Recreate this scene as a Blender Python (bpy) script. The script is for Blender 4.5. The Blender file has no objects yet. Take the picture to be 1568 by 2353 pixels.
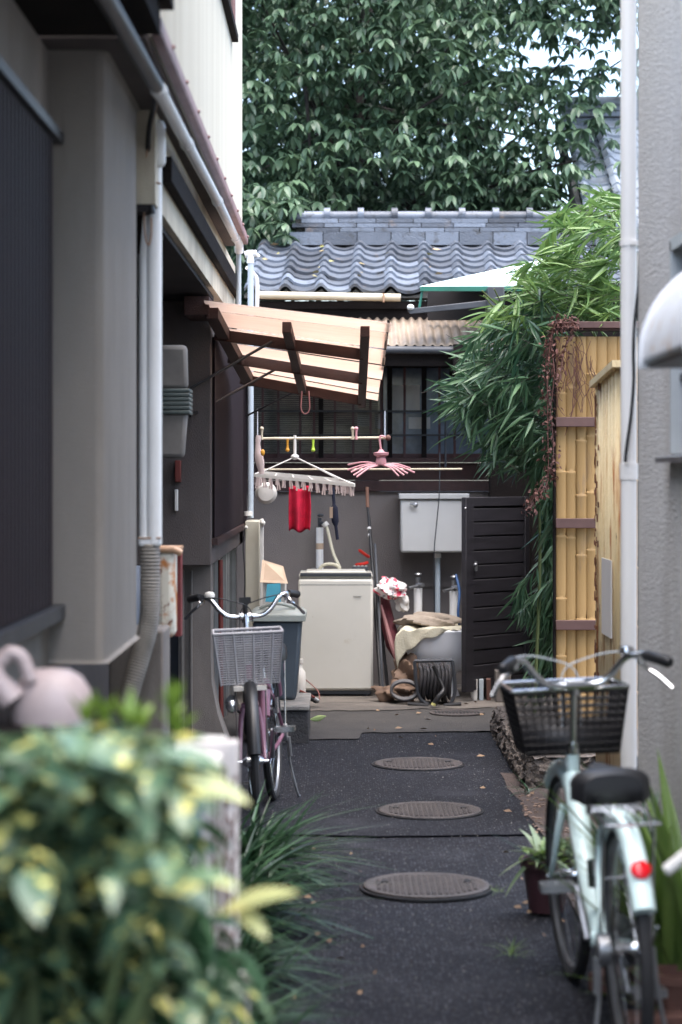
import bpy, math, random
import numpy as np
from mathutils import Vector, Matrix, Euler
random.seed(7); rng = np.random.default_rng(7)
R = math.radians
scene = bpy.context.scene
COL = scene.collection

# ---------------------------------------------------------------- camera, sky, sun, exposure
F, CX, HY, CH = 4860.0, 784.0, 1088.0, 1.5      # focal length and horizon measured on the photo, eye height
cam = bpy.data.cameras.new('camera'); camo = bpy.data.objects.new('camera', cam); COL.objects.link(camo)
camo.location = (0, 0, CH); camo.rotation_euler = (R(90), 0, 0)
cam.sensor_width = 36; cam.lens = F / 2353 * 36; cam.shift_y = -(1176.5 - HY) / 2353
cam.clip_start = .05; cam.clip_end = 2000
cam.dof.use_dof = True; cam.dof.focus_distance = 11.6; cam.dof.aperture_fstop = 2.9
scene.camera = camo
SUN_EL, SUN_AZ = 76, 150          # azimuth from +Y towards +X
w = bpy.data.worlds.new('World'); scene.world = w; w.use_nodes = True
nt = w.node_tree; nt.nodes.clear()
sky = nt.nodes.new('ShaderNodeTexSky'); sky.sky_type = 'NISHITA'; sky.sun_disc = False
sky.sun_elevation = R(SUN_EL); sky.sun_rotation = R(SUN_AZ)
sky.air_density = 1.0; sky.dust_density = 2.6; sky.ozone_density = 1.0
bg = nt.nodes.new('ShaderNodeBackground'); bg.inputs[1].default_value = .15
out = nt.nodes.new('ShaderNodeOutputWorld')
nt.links.new(sky.outputs[0], bg.inputs[0]); nt.links.new(bg.outputs[0], out.inputs[0])
sl = bpy.data.lights.new('sun', 'SUN'); so = bpy.data.objects.new('sun', sl); COL.objects.link(so)
sl.energy = 1.5; sl.angle = R(95); sl.color = (1, .96, .91)
_d = Vector((math.sin(R(SUN_AZ)) * math.cos(R(SUN_EL)), math.cos(R(SUN_AZ)) * math.cos(R(SUN_EL)), math.sin(R(SUN_EL))))
so.rotation_euler = _d.to_track_quat('Z', 'Y').to_euler()
scene.view_settings.view_transform = 'Standard'; scene.view_settings.look = 'None'
scene.view_settings.exposure = 2.3; scene.view_settings.gamma = 1
scene.cycles.max_bounces = 8; scene.cycles.diffuse_bounces = 5

def P(x, y, Y):            # photo pixel (1568 wide) at depth Y -> world point
    return Vector(((x - CX) / F * Y, Y, CH + (HY - y) / F * Y))
def XX(x, Y): return (x - CX) / F * Y
def ZZ(y, Y): return CH + (HY - y) / F * Y

# ---------------------------------------------------------------- materials
def mat(name, c1, c2=None, scale=4, rough=.65, bump=0, bscale=40, stretch=(1, 1, 1), metal=0,
        island=0, objrand=0, spec=.5, trans=0, detail=5, spots=None, rust=None, speck=None, lines=None, contrast=.5):
    m = bpy.data.materials.new(name); m.use_nodes = True; n = m.node_tree.nodes; L = m.node_tree.links
    b = n['Principled BSDF']; o = n['Material Output']
    c2 = c2 or tuple(v * .7 for v in c1)
    geo = n.new('ShaderNodeNewGeometry')
    mp = n.new('ShaderNodeMapping'); mp.inputs['Scale'].default_value = stretch
    L.new(geo.outputs['Position'], mp.inputs[0])
    ns = n.new('ShaderNodeTexNoise'); ns.inputs['Scale'].default_value = scale; ns.inputs['Detail'].default_value = detail
    ns.inputs['Roughness'].default_value = .6
    L.new(mp.outputs[0], ns.inputs[0])
    rp = n.new('ShaderNodeMapRange'); rp.inputs[1].default_value = .5 - contrast * .4; rp.inputs[2].default_value = .5 + contrast * .4
    L.new(ns.outputs[0], rp.inputs[0]); fac = rp.outputs[0]
    if island or objrand:
        a = n.new('ShaderNodeMath'); a.operation = 'ADD'
        L.new(geo.outputs['Random Per Island'], a.inputs[0])
        oi = n.new('ShaderNodeObjectInfo'); L.new(oi.outputs['Random'], a.inputs[1])
        fr = n.new('ShaderNodeMath'); fr.operation = 'FRACT'; L.new(a.outputs[0], fr.inputs[0])
        src = fr.outputs[0] if island else oi.outputs['Random']
        mx = n.new('ShaderNodeMix'); mx.inputs[0].default_value = max(island, objrand)
        L.new(fac, mx.inputs[2]); L.new(src, mx.inputs[3]); fac = mx.outputs[0]
    mc = n.new('ShaderNodeMix'); mc.data_type = 'RGBA'
    mc.inputs[6].default_value = (*c2, 1); mc.inputs[7].default_value = (*c1, 1)
    L.new(fac, mc.inputs[0]); col = mc.outputs[2]
    def over(col, c, sc, lo, hi, st=(1, 1, 1), tex='noise'):
        mpp = n.new('ShaderNodeMapping'); mpp.inputs['Scale'].default_value = st
        mpp.inputs['Location'].default_value = (3.3, 1.7, 5.1); L.new(geo.outputs['Position'], mpp.inputs[0])
        if tex == 'noise':
            t = n.new('ShaderNodeTexNoise'); t.inputs['Detail'].default_value = 6; t.inputs['Roughness'].default_value = .65; so_ = t.outputs[0]
        else:
            t = n.new('ShaderNodeTexVoronoi'); so_ = t.outputs['Distance']
        t.inputs['Scale'].default_value = sc; L.new(mpp.outputs[0], t.inputs[0])
        r_ = n.new('ShaderNodeMapRange'); r_.inputs[1].default_value = lo; r_.inputs[2].default_value = hi; L.new(so_, r_.inputs[0])
        if tex == 'vor2':
            sp = n.new('ShaderNodeSeparateColor'); L.new(t.outputs['Color'], sp.inputs[0])
            gt = n.new('ShaderNodeMath'); gt.operation = 'GREATER_THAN'; gt.inputs[1].default_value = .62; L.new(sp.outputs[0], gt.inputs[0])
            mu = n.new('ShaderNodeMath'); mu.operation = 'MULTIPLY'; L.new(gt.outputs[0], mu.inputs[0]); L.new(r_.outputs[0], mu.inputs[1]); r_ = mu
        x_ = n.new('ShaderNodeMix'); x_.data_type = 'RGBA'; L.new(r_.outputs[0], x_.inputs[0])
        L.new(col, x_.inputs[6]); x_.inputs[7].default_value = (*c, 1)
        return x_.outputs[2]
    for s in (spots or []): col = over(col, *s)
    if rust: col = over(col, *rust)
    L.new(col, b.inputs['Base Color'])
    b.inputs['Roughness'].default_value = rough; b.inputs['Metallic'].default_value = metal
    b.inputs['Specular IOR Level'].default_value = spec
    if bump:
        t = n.new('ShaderNodeTexNoise'); t.inputs['Scale'].default_value = bscale; t.inputs['Detail'].default_value = 4
        L.new(mp.outputs[0], t.inputs[0])
        bp = n.new('ShaderNodeBump'); bp.inputs['Strength'].default_value = min(1, bump); bp.inputs['Distance'].default_value = .01 * max(1, bump)
        L.new(t.outputs[0], bp.inputs['Height']); L.new(bp.outputs[0], b.inputs['Normal'])
    if trans:
        tr = n.new('ShaderNodeBsdfTranslucent'); L.new(col, tr.inputs[0])
        ms = n.new('ShaderNodeMixShader'); ms.inputs[0].default_value = trans
        L.new(b.outputs[0], ms.inputs[1]); L.new(tr.outputs[0], ms.inputs[2]); L.new(ms.outputs[0], o.inputs[0])
    return m

M = {}
M['asphalt'] = mat('asphalt', (.017, .019, .027), (.009, .010, .014), 2.2, .75, 2.4, 110, contrast=.9, spec=.22,
                   spots=[((.032, .034, .042), 3.1, .50, .70), ((.115, .115, .135), 75, .42, .22, (1, 1, 1), 'vor2'), ((.055, .055, .065), 120, .45, .25, (1, 1, 1), 'vor2'), ((.005, .005, .007), 50, .40, .22, (1, 1, 1), 'vor2')])
M['seam_tar'] = mat('seam_tar', (.006, .006, .008), None, 9, .95, 1, 90, spec=.05)
M['asphalt_far'] = mat('asphalt_far', (.017, .019, .027), (.010, .011, .015), 3, .75, 2.0, 130, contrast=.9, spec=.22,
                       spots=[((.10, .10, .115), 85, .42, .22, (1, 1, 1), 'vor2'), ((.034, .035, .044), 2.0, .55, .7)])
M['apron'] = mat('apron_concrete', (.19, .165, .14), (.07, .062, .056), 2.5, .85, .8, 90, contrast=.9,
                 spots=[((.05, .046, .043), 1.7, .50, .7, (1, 2.5, 1))])
M['apron_dirty'] = mat('apron_dirty', (.065, .058, .052), (.024, .023, .024), 3, .85, .8, 90, contrast=.9)
M['soil'] = mat('soil', (.09, .065, .055), (.04, .03, .028), 9, .9, 2, 60, contrast=.8)
M['iron'] = mat('manhole_iron', (.082, .068, .063), (.036, .031, .031), 8, .6, .8, 120, contrast=.8)
M['grey_render'] = mat('grey_render', (.32, .285, .25), (.23, .21, .19), 3.5, .92, .7, 200, (1.5, 1.5, .8), contrast=.9,
                       spots=[((.33, .31, .28), 1.5, .55, .8, (2, 2, .3)), ((.13, .12, .115), 2.5, .60, .85, (2, 2, .25))])
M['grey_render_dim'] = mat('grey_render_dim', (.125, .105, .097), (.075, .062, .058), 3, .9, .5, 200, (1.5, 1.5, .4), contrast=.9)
M['base_render'] = mat('base_render', (.24, .21, .185), (.10, .09, .085), 5, .9, .35, 220, (1.5, 1.5, .5), contrast=.9)
M['cream'] = mat('cream_render', (.70, .66, .55), (.55, .50, .39), 2.0, .85, .4, 200, (3, 3, .14), contrast=.8,
                 spots=[((.50, .44, .31), 2.6, .60, .85, (6, 6, .12))])
M['cream_dirty'] = mat('cream_dirty', (.70, .64, .50), (.30, .25, .19), 3.0, .85, .4, 200, (1, 1, .6), contrast=.8)
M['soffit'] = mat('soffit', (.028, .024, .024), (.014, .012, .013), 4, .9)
M['shutter'] = mat('shutter_brown', (.026, .015, .019), (.016, .010, .012), 20, .7, contrast=.8, spec=.25)
M['dark_wood'] = mat('dark_wood', (.060, .021, .018), (.024, .011, .010), 3, .55, .6, 60, (8, 1, 8), contrast=.9)
M['lattice'] = mat('lattice_wood', (.085, .028, .028), (.04, .015, .015), 6, .6)
M['black_wood'] = mat('black_wood', (.014, .011, .010), (.008, .006, .006), 6, .9, .4, 80, spec=.15)
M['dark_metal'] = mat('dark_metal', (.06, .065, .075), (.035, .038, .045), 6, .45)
M['pvc'] = mat('pvc_grey_white', (.86, .87, .87), (.76, .76, .75), 3, .4, spots=[((.55, .45, .33), 3, .68, .88, (8, 8, .2))])
M['pvc_blue'] = mat('pvc_blue_white', (.50, .56, .60), (.38, .43, .47), 3, .45)
M['pvc_beige'] = mat('pvc_beige', (.82, .79, .75), (.74, .71, .67), 2, .45, stretch=(2, 2, .4))
M['hose_grey'] = mat('hose_grey', (.33, .30, .26), (.20, .18, .16), 12, .6)
M['flash'] = mat('flashing', (.40, .24, .23), (.20, .115, .11), 4, .5)
M['rust_white'] = mat('rusted_white_paint', (.74, .70, .60), (.62, .58, .48), 4, .5, spots=[((.46, .16, .03), 9, .50, .60), ((.17, .05, .02), 16, .62, .68)])
M['rust_yellow'] = mat('rusted_yellow_sheet', (.82, .68, .42), (.68, .52, .28), 4, .55, .4, 90, (1, 1, .25),
                       spots=[((.40, .16, .05), 5, .55, .66, (3, 6, .35)), ((.08, .03, .02), 12, .68, .72, (2, 3, .5))])
M['red_board'] = mat('red_board', (.25, .03, .03), (.12, .02, .02), 6, .6)
M['red_pole'] = mat('red_pole', (.20, .035, .025), (.10, .02, .015), 6, .5)
M['alu'] = mat('aluminium', (.42, .43, .42), (.3, .3, .3), 5, .35, metal=.5)
M['glass_dark'] = mat('dark_glass', (.03, .035, .042), (.018, .02, .025), 2, .08)
M['glass_blue'] = mat('frosted_pane', (.24, .30, .38), (.06, .08, .11), 3, .15)
M['curtain'] = mat('curtain', (.70, .70, .67), (.45, .45, .43), 5, .8, stretch=(1, 1, .5))
M['blind'] = mat('reed_blind', (.26, .26, .22), (.12, .12, .10), 30, .8, stretch=(.3, 1, 3))
M['plaster'] = mat('back_plaster', (.235, .205, .19), (.15, .13, .125), 1.3, .9, .5, 160, contrast=.9, spots=[((.24, .22, .20), 2, .55, .75, (1, 1, .4))])
M['tile'] = mat('kawara_tile', (.20, .23, .28), (.035, .038, .046), 7, .38, .5, 90, objrand=.8, spots=[((.05, .05, .05), 12, .54, .70), ((.20, .15, .12), 5, .62, .74)], contrast=.95)
M['tile_light'] = mat('kawara_pale', (.42, .46, .50), (.20, .22, .26), 7, .35, .3, 90, objrand=.5)
M['tile_mortar'] = mat('tile_mortar', (.10, .095, .085), (.05, .05, .045), 9, .9, .8, 60)
M['gutter'] = mat('cream_gutter', (.62, .56, .42), (.45, .38, .27), 4, .5, spots=[((.33, .12, .05), 3, .66, .7)])
M['corr'] = mat('corrugated_beige', (.38, .30, .22), (.14, .11, .09), 4, .6, contrast=.9)
M['green_trim'] = mat('green_trim', (.02, .16, .11), (.015, .10, .07), 5, .5)
M['pale_sheet'] = mat('pale_sheet', (.62, .74, .74), (.55, .68, .68), 4, .5)
M['awning'] = mat('awning_sheet', (.92, .79, .70), (.80, .64, .54), 5, .5, stretch=(.6, 6, 6), trans=.66, objrand=.5)
M['awning_wood'] = mat('awning_wood', (.07, .024, .016), (.028, .010, .008), 4, .6, .6, 60, (2, 6, 6), contrast=.9)
M['bamboo_cane'] = mat('bamboo_cane', (.46, .285, .11), (.31, .19, .07), 3, .6, .3, 60, (6, 6, .5), objrand=.3, contrast=.9, spots=[((.22, .15, .09), 4, .58, .75, (3, 3, .5))])
M['rail'] = mat('fence_rail', (.13, .07, .06), (.08, .04, .035), 5, .6)
M['stone'] = mat('rough_stone', (.19, .155, .13), (.05, .042, .038), 22, .9, 3, 45, contrast=.9, spots=[((.33, .29, .25), 30, .60, .72)])
M['stucco'] = mat('spray_stucco', (.76, .735, .71), (.66, .635, .61), 30, .9, 2.5, 90, contrast=.8, spots=[((.80, .77, .74), 95, .50, .25, (1, 1, 1), 'vor2'), ((.42, .40, .38), 130, .52, .3, (1, 1, 1), 'vor2'), ((.46, .42, .38), 1.2, .5, .75, (1, 1, .4))], detail=3)
M['leaf_tree'] = mat('tree_leaf', (.155, .245, .135), (.018, .046, .030), 3, .40, island=.7, trans=.22, contrast=.9)
M['bark'] = mat('bark', (.05, .04, .035), (.02, .017, .015), 12, .9, 1, 60)
M['leaf_bamboo'] = mat('bamboo_leaf', (.15, .26, .13), (.018, .065, .035), 3, .34, island=.65, trans=.25)
M['leaf_bamboo_top'] = mat('bamboo_leaf_top_lit', (.24, .36, .11), (.06, .15, .05), 3, .38, island=.6, trans=.3)  # upper leaves yellower and lighter, light from above put into their colour
M['leaf_aucuba'] = mat('aucuba_leaf', (.14, .22, .12), (.014, .042, .025), 4, .26, island=.7, trans=.15,
                       spots=[((.52, .48, .14), 26, .56, .61), ((.50, .49, .26), 17, .64, .69)])
M['leaf_aucuba_young'] = mat('aucuba_young', (.20, .30, .04), (.10, .17, .03), 4, .35, island=.5, trans=.3)
M['leaf_yellow'] = mat('aucuba_yellow', (.52, .48, .20), (.20, .28, .14), 16, .35, trans=.2, contrast=.6)
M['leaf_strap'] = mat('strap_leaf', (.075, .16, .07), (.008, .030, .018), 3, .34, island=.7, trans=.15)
M['leaf_bright'] = mat('bright_leaf', (.22, .33, .08), (.08, .15, .04), 8, .4, island=.5, trans=.25)
M['leaf_stripe'] = mat('striped_leaf', (.42, .48, .30), (.10, .20, .08), 20, .4, island=.4, trans=.2)
M['vine'] = mat('dried_vine', (.20, .085, .065), (.06, .03, .028), 6, .8, island=.6, trans=.15)
M['washer'] = mat('washer_enamel', (.60, .585, .53), (.54, .525, .47), 2, .35, spots=[((.42, .37, .28), 5, .66, .8), ((.35, .30, .22), 2.2, .66, .85, (1, 1, .3))])
M['washer_trim'] = mat('washer_trim', (.045, .05, .06), None, 5, .4)
M['porcelain'] = mat('porcelain', (.56, .56, .55), (.49, .49, .48), 2, .2)
M['sinkwhite'] = mat('sink_white', (.88, .89, .92), (.84, .85, .88), 2, .2)
M['door'] = mat('door_boards', (.026, .023, .029), (.013, .012, .015), 4, .5, .4, 70, (1, 1, 8))
M['bin'] = mat('bin_body', (.085, .105, .125), (.06, .075, .09), 3, .5)
M['bin_lid'] = mat('bin_lid', (.46, .48, .42), (.38, .40, .35), 4, .5)
M['block'] = mat('concrete_block', (.055, .052, .055), (.03, .03, .03), 10, .9, 1, 70)
M['block_top'] = mat('concrete_slab', (.30, .28, .25), (.17, .16, .15), 10, .9, 1, 70)
M['carton'] = mat('cardboard', (.56, .42, .31), (.46, .34, .24), 6, .8)
M['teal'] = mat('teal_packet', (.01, .24, .34), (.01, .17, .26), 9, .5)
M['white_box'] = mat('white_box', (.74, .72, .68), (.6, .58, .54), 6, .5)
M['cream_box'] = mat('cream_cabinet', (.55, .52, .42), (.45, .42, .34), 4, .5)
M['cloth_red'] = mat('cloth_red', (.72, .012, .06), (.42, .008, .035), 14, .8)
M['cloth_navy'] = mat('cloth_navy', (.015, .02, .05), None, 14, .8)
M['cloth_cream'] = mat('cloth_cream', (.66, .62, .48), (.48, .44, .33), 10, .85, .5, 90, contrast=.8)
M['cloth_beige'] = mat('cloth_beige', (.40, .34, .27), (.20, .16, .13), 12, .9, .5, 90, contrast=.9)
M['cloth_maroon'] = mat('cloth_maroon', (.14, .02, .03), (.05, .01, .015), 8, .8)
M['bag'] = mat('floral_bag', (.78, .74, .72), (.70, .66, .64), 5, .5, spots=[((.62, .03, .08), 16, .52, .56), ((.03, .03, .08), 24, .60, .63)])
M['bag_brown'] = mat('brown_sack', (.22, .14, .09), (.07, .045, .035), 14, .8, contrast=.9)
M['pink'] = mat('pink_plastic', (.62, .32, .34), (.50, .22, .24), 6, .5)
M['pinkwhite'] = mat('pale_pink_plastic', (.50, .41, .40), (.42, .34, .33), 3, .45)
M['white_pl'] = mat('white_plastic', (.72, .70, .66), (.60, .57, .52), 8, .5)
M['clip_pink'] = mat('clip_pinkish', (.58, .48, .45), (.45, .35, .33), 8, .6, objrand=.8)
M['orange_pl'] = mat('orange_plastic', (.65, .30, .03), None, 8, .5)
M['lime_pl'] = mat('lime_plastic', (.45, .65, .06), None, 8, .5)
M['red_pl'] = mat('red_plastic', (.75, .03, .015), None, 8, .4)
M['pole_beige'] = mat('drying_pole', (.58, .52, .38), (.42, .34, .24), 12, .5)
M['black_pl'] = mat('black_plastic', (.016, .016, .018), (.01, .01, .011), 8, .45)
M['rubber'] = mat('rubber', (.022, .021, .022), (.014, .014, .015), 20, .75)
M['hose_black'] = mat('hose_black', (.04, .036, .04), (.02, .02, .022), 20, .45)
M['chrome'] = mat('chrome', (.72, .73, .74), (.6, .6, .6), 8, .16, metal=1)
M['steel'] = mat('dull_steel', (.36, .37, .38), (.22, .22, .23), 8, .35, metal=.8)
M['mint'] = mat('mint_paint', (.74, .90, .87), (.68, .85, .82), 3, .25, spots=[((.35, .42, .40), 30, .66, .72)])
M['rose'] = mat('rose_paint', (.22, .10, .15), (.14, .065, .10), 3, .3)
M['basket_grey'] = mat('basket_grey', (.42, .41, .42), (.33, .32, .34), 6, .4)
M['basket_black'] = mat('basket_black', (.014, .012, .013), (.010, .009, .010), 6, .5)
M['reflector'] = mat('red_reflector', (.80, .01, .02), (.6, .005, .01), 60, .2)
M['grip_white'] = mat('white_cable', (.60, .64, .66), None, 5, .4)
M['pot_dark'] = mat('dark_red_pot', (.06, .022, .028), (.04, .015, .02), 6, .5)
M['terracotta'] = mat('terracotta', (.17, .08, .06), (.09, .045, .035), 9, .85)
M['weathered_white'] = mat('weathered_white_paint', (.64, .60, .58), (.52, .48, .46), 5, .7)
M['carving'] = mat('brown_carving', (.22, .14, .12), (.13, .08, .07), 12, .7)
M['blue_pl'] = mat('blue_plastic', (.03, .10, .26), (.02, .06, .17), 8, .4)
M['lid_edge'] = mat('yellow_tip', (.70, .66, .25), None, 5, .5)
M['window_frame'] = mat('window_frame_pale', (.46, .48, .48), (.38, .4, .4), 4, .4)
M['meter'] = mat('meter_grey', (.19, .175, .16), (.12, .11, .10), 5, .7)
M['meter_band'] = mat('meter_band', (.09, .11, .105), (.05, .065, .06), 5, .5)
M['copper'] = mat('copper_wire', (.40, .24, .15), None, 5, .4)

# ---------------------------------------------------------------- mesh building
class MB:
    def __init__(s): s.v = []; s.f = []
    def box(s, x0, x1, y0, y1, z0, z1):
        i = len(s.v)
        s.v += [(x0, y0, z0), (x1, y0, z0), (x1, y1, z0), (x0, y1, z0), (x0, y0, z1), (x1, y0, z1), (x1, y1, z1), (x0, y1, z1)]
        s.f += [tuple(i + k for k in q) for q in ((0, 3, 2, 1), (4, 5, 6, 7), (0, 1, 5, 4), (1, 2, 6, 5), (2, 3, 7, 6), (3, 0, 4, 7))]
        return s
    def bar(s, a, b, wd, ht, up=(0, 0, 1)):     # box between two points
        a, b = Vector(a), Vector(b); d = (b - a).normalized(); u = Vector(up)
        r = d.cross(u).normalized(); u = r.cross(d).normalized(); i = len(s.v)
        for p in (a, b):
            for sx, sz in ((-1, -1), (1, -1), (1, 1), (-1, 1)): s.v.append(tuple(p + r * sx * wd / 2 + u * sz * ht / 2))
        s.f += [tuple(i + k for k in q) for q in ((0, 1, 2, 3), (7, 6, 5, 4), (0, 4, 5, 1), (1, 5, 6, 2), (2, 6, 7, 3), (3, 7, 4, 0))]
        return s
    def hexa(s, p):                              # 8 corners, bottom 4 then top 4
        i = len(s.v); s.v += [tuple(q) for q in p]
        s.f += [tuple(i + k for k in q) for q in ((0, 3, 2, 1), (4, 5, 6, 7), (0, 1, 5, 4), (1, 2, 6, 5), (2, 3, 7, 6), (3, 0, 4, 7))]
        return s
    def prism(s, poly, axis, a, b):              # poly in the two other axes, extruded along axis from a to b
        i = len(s.v); n = len(poly)
        for t in (a, b):
            for p in poly:
                q = list(p); q.insert(axis, t); s.v.append(tuple(q))
        s.f.append(tuple(range(i, i + n))); s.f.append(tuple(range(i + 2 * n - 1, i + n - 1, -1)))
        for k in range(n): s.f.append((i + k, i + (k + 1) % n, i + n + (k + 1) % n, i + n + k))
        return s
    def tube(s, pts, r, n=8, closed=False, flat=1):
        pts = [Vector(p) for p in pts]; m = len(pts)
        rr = r if isinstance(r, (list, tuple)) else [r] * m
        i0 = len(s.v); prev = None
        for k, p in enumerate(pts):
            if closed: d = pts[(k + 1) % m] - pts[k - 1]
            else: d = pts[min(k + 1, m - 1)] - pts[max(k - 1, 0)]
            d.normalize()
            if prev is None:
                u = Vector((0, 0, 1)) if abs(d.z) < .9 else Vector((1, 0, 0))
                u = (u - d * u.dot(d)).normalized()
            else: u = (prev - d * prev.dot(d)).normalized()
            prev = u; v = d.cross(u)
            for j in range(n):
                a = 2 * math.pi * j / n; s.v.append(tuple(p + (u * math.cos(a) + v * math.sin(a) * flat) * rr[k]))
        for k in range(m if closed else m - 1):
            k2 = (k + 1) % m
            for j in range(n):
                j2 = (j + 1) % n
                s.f.append((i0 + k * n + j, i0 + k * n + j2, i0 + k2 * n + j2, i0 + k2 * n + j))
        if not closed:
            s.f.append(tuple(range(i0 + n - 1, i0 - 1, -1))); s.f.append(tuple(range(i0 + (m - 1) * n, i0 + m * n)))
        return s
    def lathe(s, prof, c=(0, 0, 0), n=24):       # prof: (r, z)
        i0 = len(s.v); m = len(prof)
        for r, z in prof:
            for j in range(n):
                a = 2 * math.pi * j / n; s.v.append((c[0] + r * math.cos(a), c[1] + r * math.sin(a), c[2] + z))
        for k in range(m - 1):
            for j in range(n):
                j2 = (j + 1) % n; s.f.append((i0 + k * n + j, i0 + k * n + j2, i0 + (k + 1) * n + j2, i0 + (k + 1) * n + j))
        s.f.append(tuple(range(i0 + n - 1, i0 - 1, -1))); s.f.append(tuple(range(i0 + (m - 1) * n, i0 + m * n)))
        return s
    def ball(s, c, r, sc=(1, 1, 1), n=12, m=8):
        i0 = len(s.v)
        for k in range(m + 1):
            t = math.pi * k / m
            for j in range(n):
                a = 2 * math.pi * j / n
                s.v.append((c[0] + r * sc[0] * math.sin(t) * math.cos(a), c[1] + r * sc[1] * math.sin(t) * math.sin(a), c[2] + r * sc[2] * math.cos(t)))
        for k in range(m):
            for j in range(n):
                j2 = (j + 1) % n; s.f.append((i0 + k * n + j, i0 + (k + 1) * n + j, i0 + (k + 1) * n + j2, i0 + k * n + j2))
        return s
    def grid(s, fn, nu, nv, thick=0):            # surface fn(u,v) -> point
        i0 = len(s.v)
        for a in range(nu + 1):
            for b in range(nv + 1): s.v.append(tuple(fn(a / nu, b / nv)))
        for a in range(nu):
            for b in range(nv):
                q = i0 + a * (nv + 1) + b; s.f.append((q, q + nv + 1, q + nv + 2, q + 1))
        return s
    def xf(s, mtx):
        s.v = [tuple(mtx @ Vector(p)) for p in s.v]; return s

WL = {}
def setp(o, label=None, cat=None, group=None, kind=None):
    if label: o['label'] = label
    if cat: o['category'] = cat
    if group: o['group'] = group
    if kind: o['kind'] = kind
    return o
def thing(name, label, cat, loc=(0, 0, 0), group=None, local=False):
    o = bpy.data.objects.new(name, None); o.empty_display_size = .1; COL.objects.link(o)
    o.location = loc; WL[o.name] = Vector((0, 0, 0)) if local else Vector(loc)
    return setp(o, label, cat, group)
def meshdata(name, mb, m, smooth=True, off=None):
    me = bpy.data.meshes.new(name)
    vs = mb.v if off is None else [(a - off.x, b - off.y, c - off.z) for a, b, c in mb.v]
    me.from_pydata(vs, [], mb.f); me.materials.append(M[m] if isinstance(m, str) else m); me.update()
    if smooth:
        me.polygons.foreach_set('use_smooth', [True] * len(me.polygons)); me.set_sharp_from_angle(angle=R(38))
    return me
def obj(name, mb, m, parent=None, bevel=0, solid=0, **kw):
    a = np.array(mb.v); lo, hi = a.min(0), a.max(0)
    c = Vector(((lo[0] + hi[0]) / 2, (lo[1] + hi[1]) / 2, lo[2]))
    o = bpy.data.objects.new(name, meshdata(name, mb, m, off=c)); COL.objects.link(o)
    pw = WL[parent.name] if parent else Vector((0, 0, 0))
    if parent: o.parent = parent
    o.location = c - pw; WL[o.name] = c
    if solid:
        md = o.modifiers.new('solid', 'SOLIDIFY'); md.thickness = solid; md.offset = 0
    if bevel:
        md = o.modifiers.new('bevel', 'BEVEL'); md.width = bevel; md.segments = 2; md.limit_method = 'ANGLE'
    return setp(o, kw.get('label'), kw.get('cat'), kw.get('group'), kw.get('kind'))
def inst(name, me, loc, parent=None, rot=(0, 0, 0), scale=(1, 1, 1)):
    o = bpy.data.objects.new(name, me); COL.objects.link(o)
    pw = WL[parent.name] if parent else Vector((0, 0, 0))
    if parent: o.parent = parent
    o.location = Vector(loc) - pw; o.rotation_euler = rot; o.scale = scale; WL[o.name] = Vector(loc)
    return o
def spath(pts, n=6):                             # Catmull-Rom
    p = [Vector(q) for q in pts]; p = [p[0] * 2 - p[1]] + p + [p[-1] * 2 - p[-2]]; o = []
    for i in range(1, len(p) - 2):
        for k in range(n):
            t = k / n; a, b, c, d = p[i - 1], p[i], p[i + 1], p[i + 2]
            o.append(.5 * ((2 * b) + (c - a) * t + (2 * a - 5 * b + 4 * c - d) * t * t + (3 * b - a - 3 * c + d) * t ** 3))
    o.append(p[-2]); return o

# ================================================================= GROUND
g = MB(); g.v = [(-150, -150, 0), (150, -150, 0), (150, 250, 0), (-150, 250, 0)]; g.f = [(0, 1, 2, 3)]
obj('ground', g, 'asphalt', kind='structure')
def sheet(name, pts, z, m):
    g = MB(); g.v = [(p[0], p[1], z) for p in pts]; g.f = [tuple(range(len(pts)))]
    return obj(name, g, m, kind='structure')
def gp(x, y): Y = CH * F / (y - HY); return (XX(x, Y), Y)
def rag(a, b, n, amp):                            # ragged line between two ground points
    return [(a[0] + (b[0] - a[0]) * k / n + (0 if k in (0, n) else random.uniform(-amp, amp)),
             a[1] + (b[1] - a[1]) * k / n + (0 if k in (0, n) else random.uniform(-amp, amp))) for k in range(n + 1)]
# resurfaced stretch of asphalt beyond the seam
sheet('asphalt_patch', rag((-.8, 8.80), (.12, 8.72), 8, .012) + rag((.16, 8.71), (.80, 8.76), 8, .012) + [(.95, 9.8), (.95, 12.2), (.3, 12.2), (-.8, 12.2)], .006, 'asphalt_far')
sm = MB().tube([(p[0], p[1], .0045) for p in rag((-.5, 8.79), (.12, 8.705), 14, .008) + rag((.16, 8.70), (.82, 8.75), 14, .008)], .0045, 5)
obj('asphalt_seam', sm, 'seam_tar', kind='structure')
ap = rag(gp(600, 1706), gp(825, 1702), 9, .02) + rag(gp(832, 1688), gp(1128, 1684), 12, .02) + [(1.2, 12.3), (1.6, 15), (-.9, 15), (-.9, 12)]
sheet('concrete_apron', ap, .012, 'apron_dirty')
ap2 = rag(gp(690, 1640), gp(1140, 1632), 14, .04) + [(1.6, 13.4), (1.6, 15), (-.9, 15), (-.9, 13.3)]
sheet('washing_area_floor', ap2, .017, 'apron')
sheet('soil_strip', rag(gp(1150, 1780), gp(1255, 1935), 8, .02) + [(.86, 8.0), (.80, 7.6), (.80, 6.6), (.98, 4.2), (1.0, 3.2), (1.6, 3.2), (1.6, 10.2)], .010, 'soil')
sheet('planting_bed', [(-.9, 3)] + rag((-.16, 3.6), (-.30, 8.0), 8, .02) + [(-.9, 8.2)], .010, 'soil')

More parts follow.
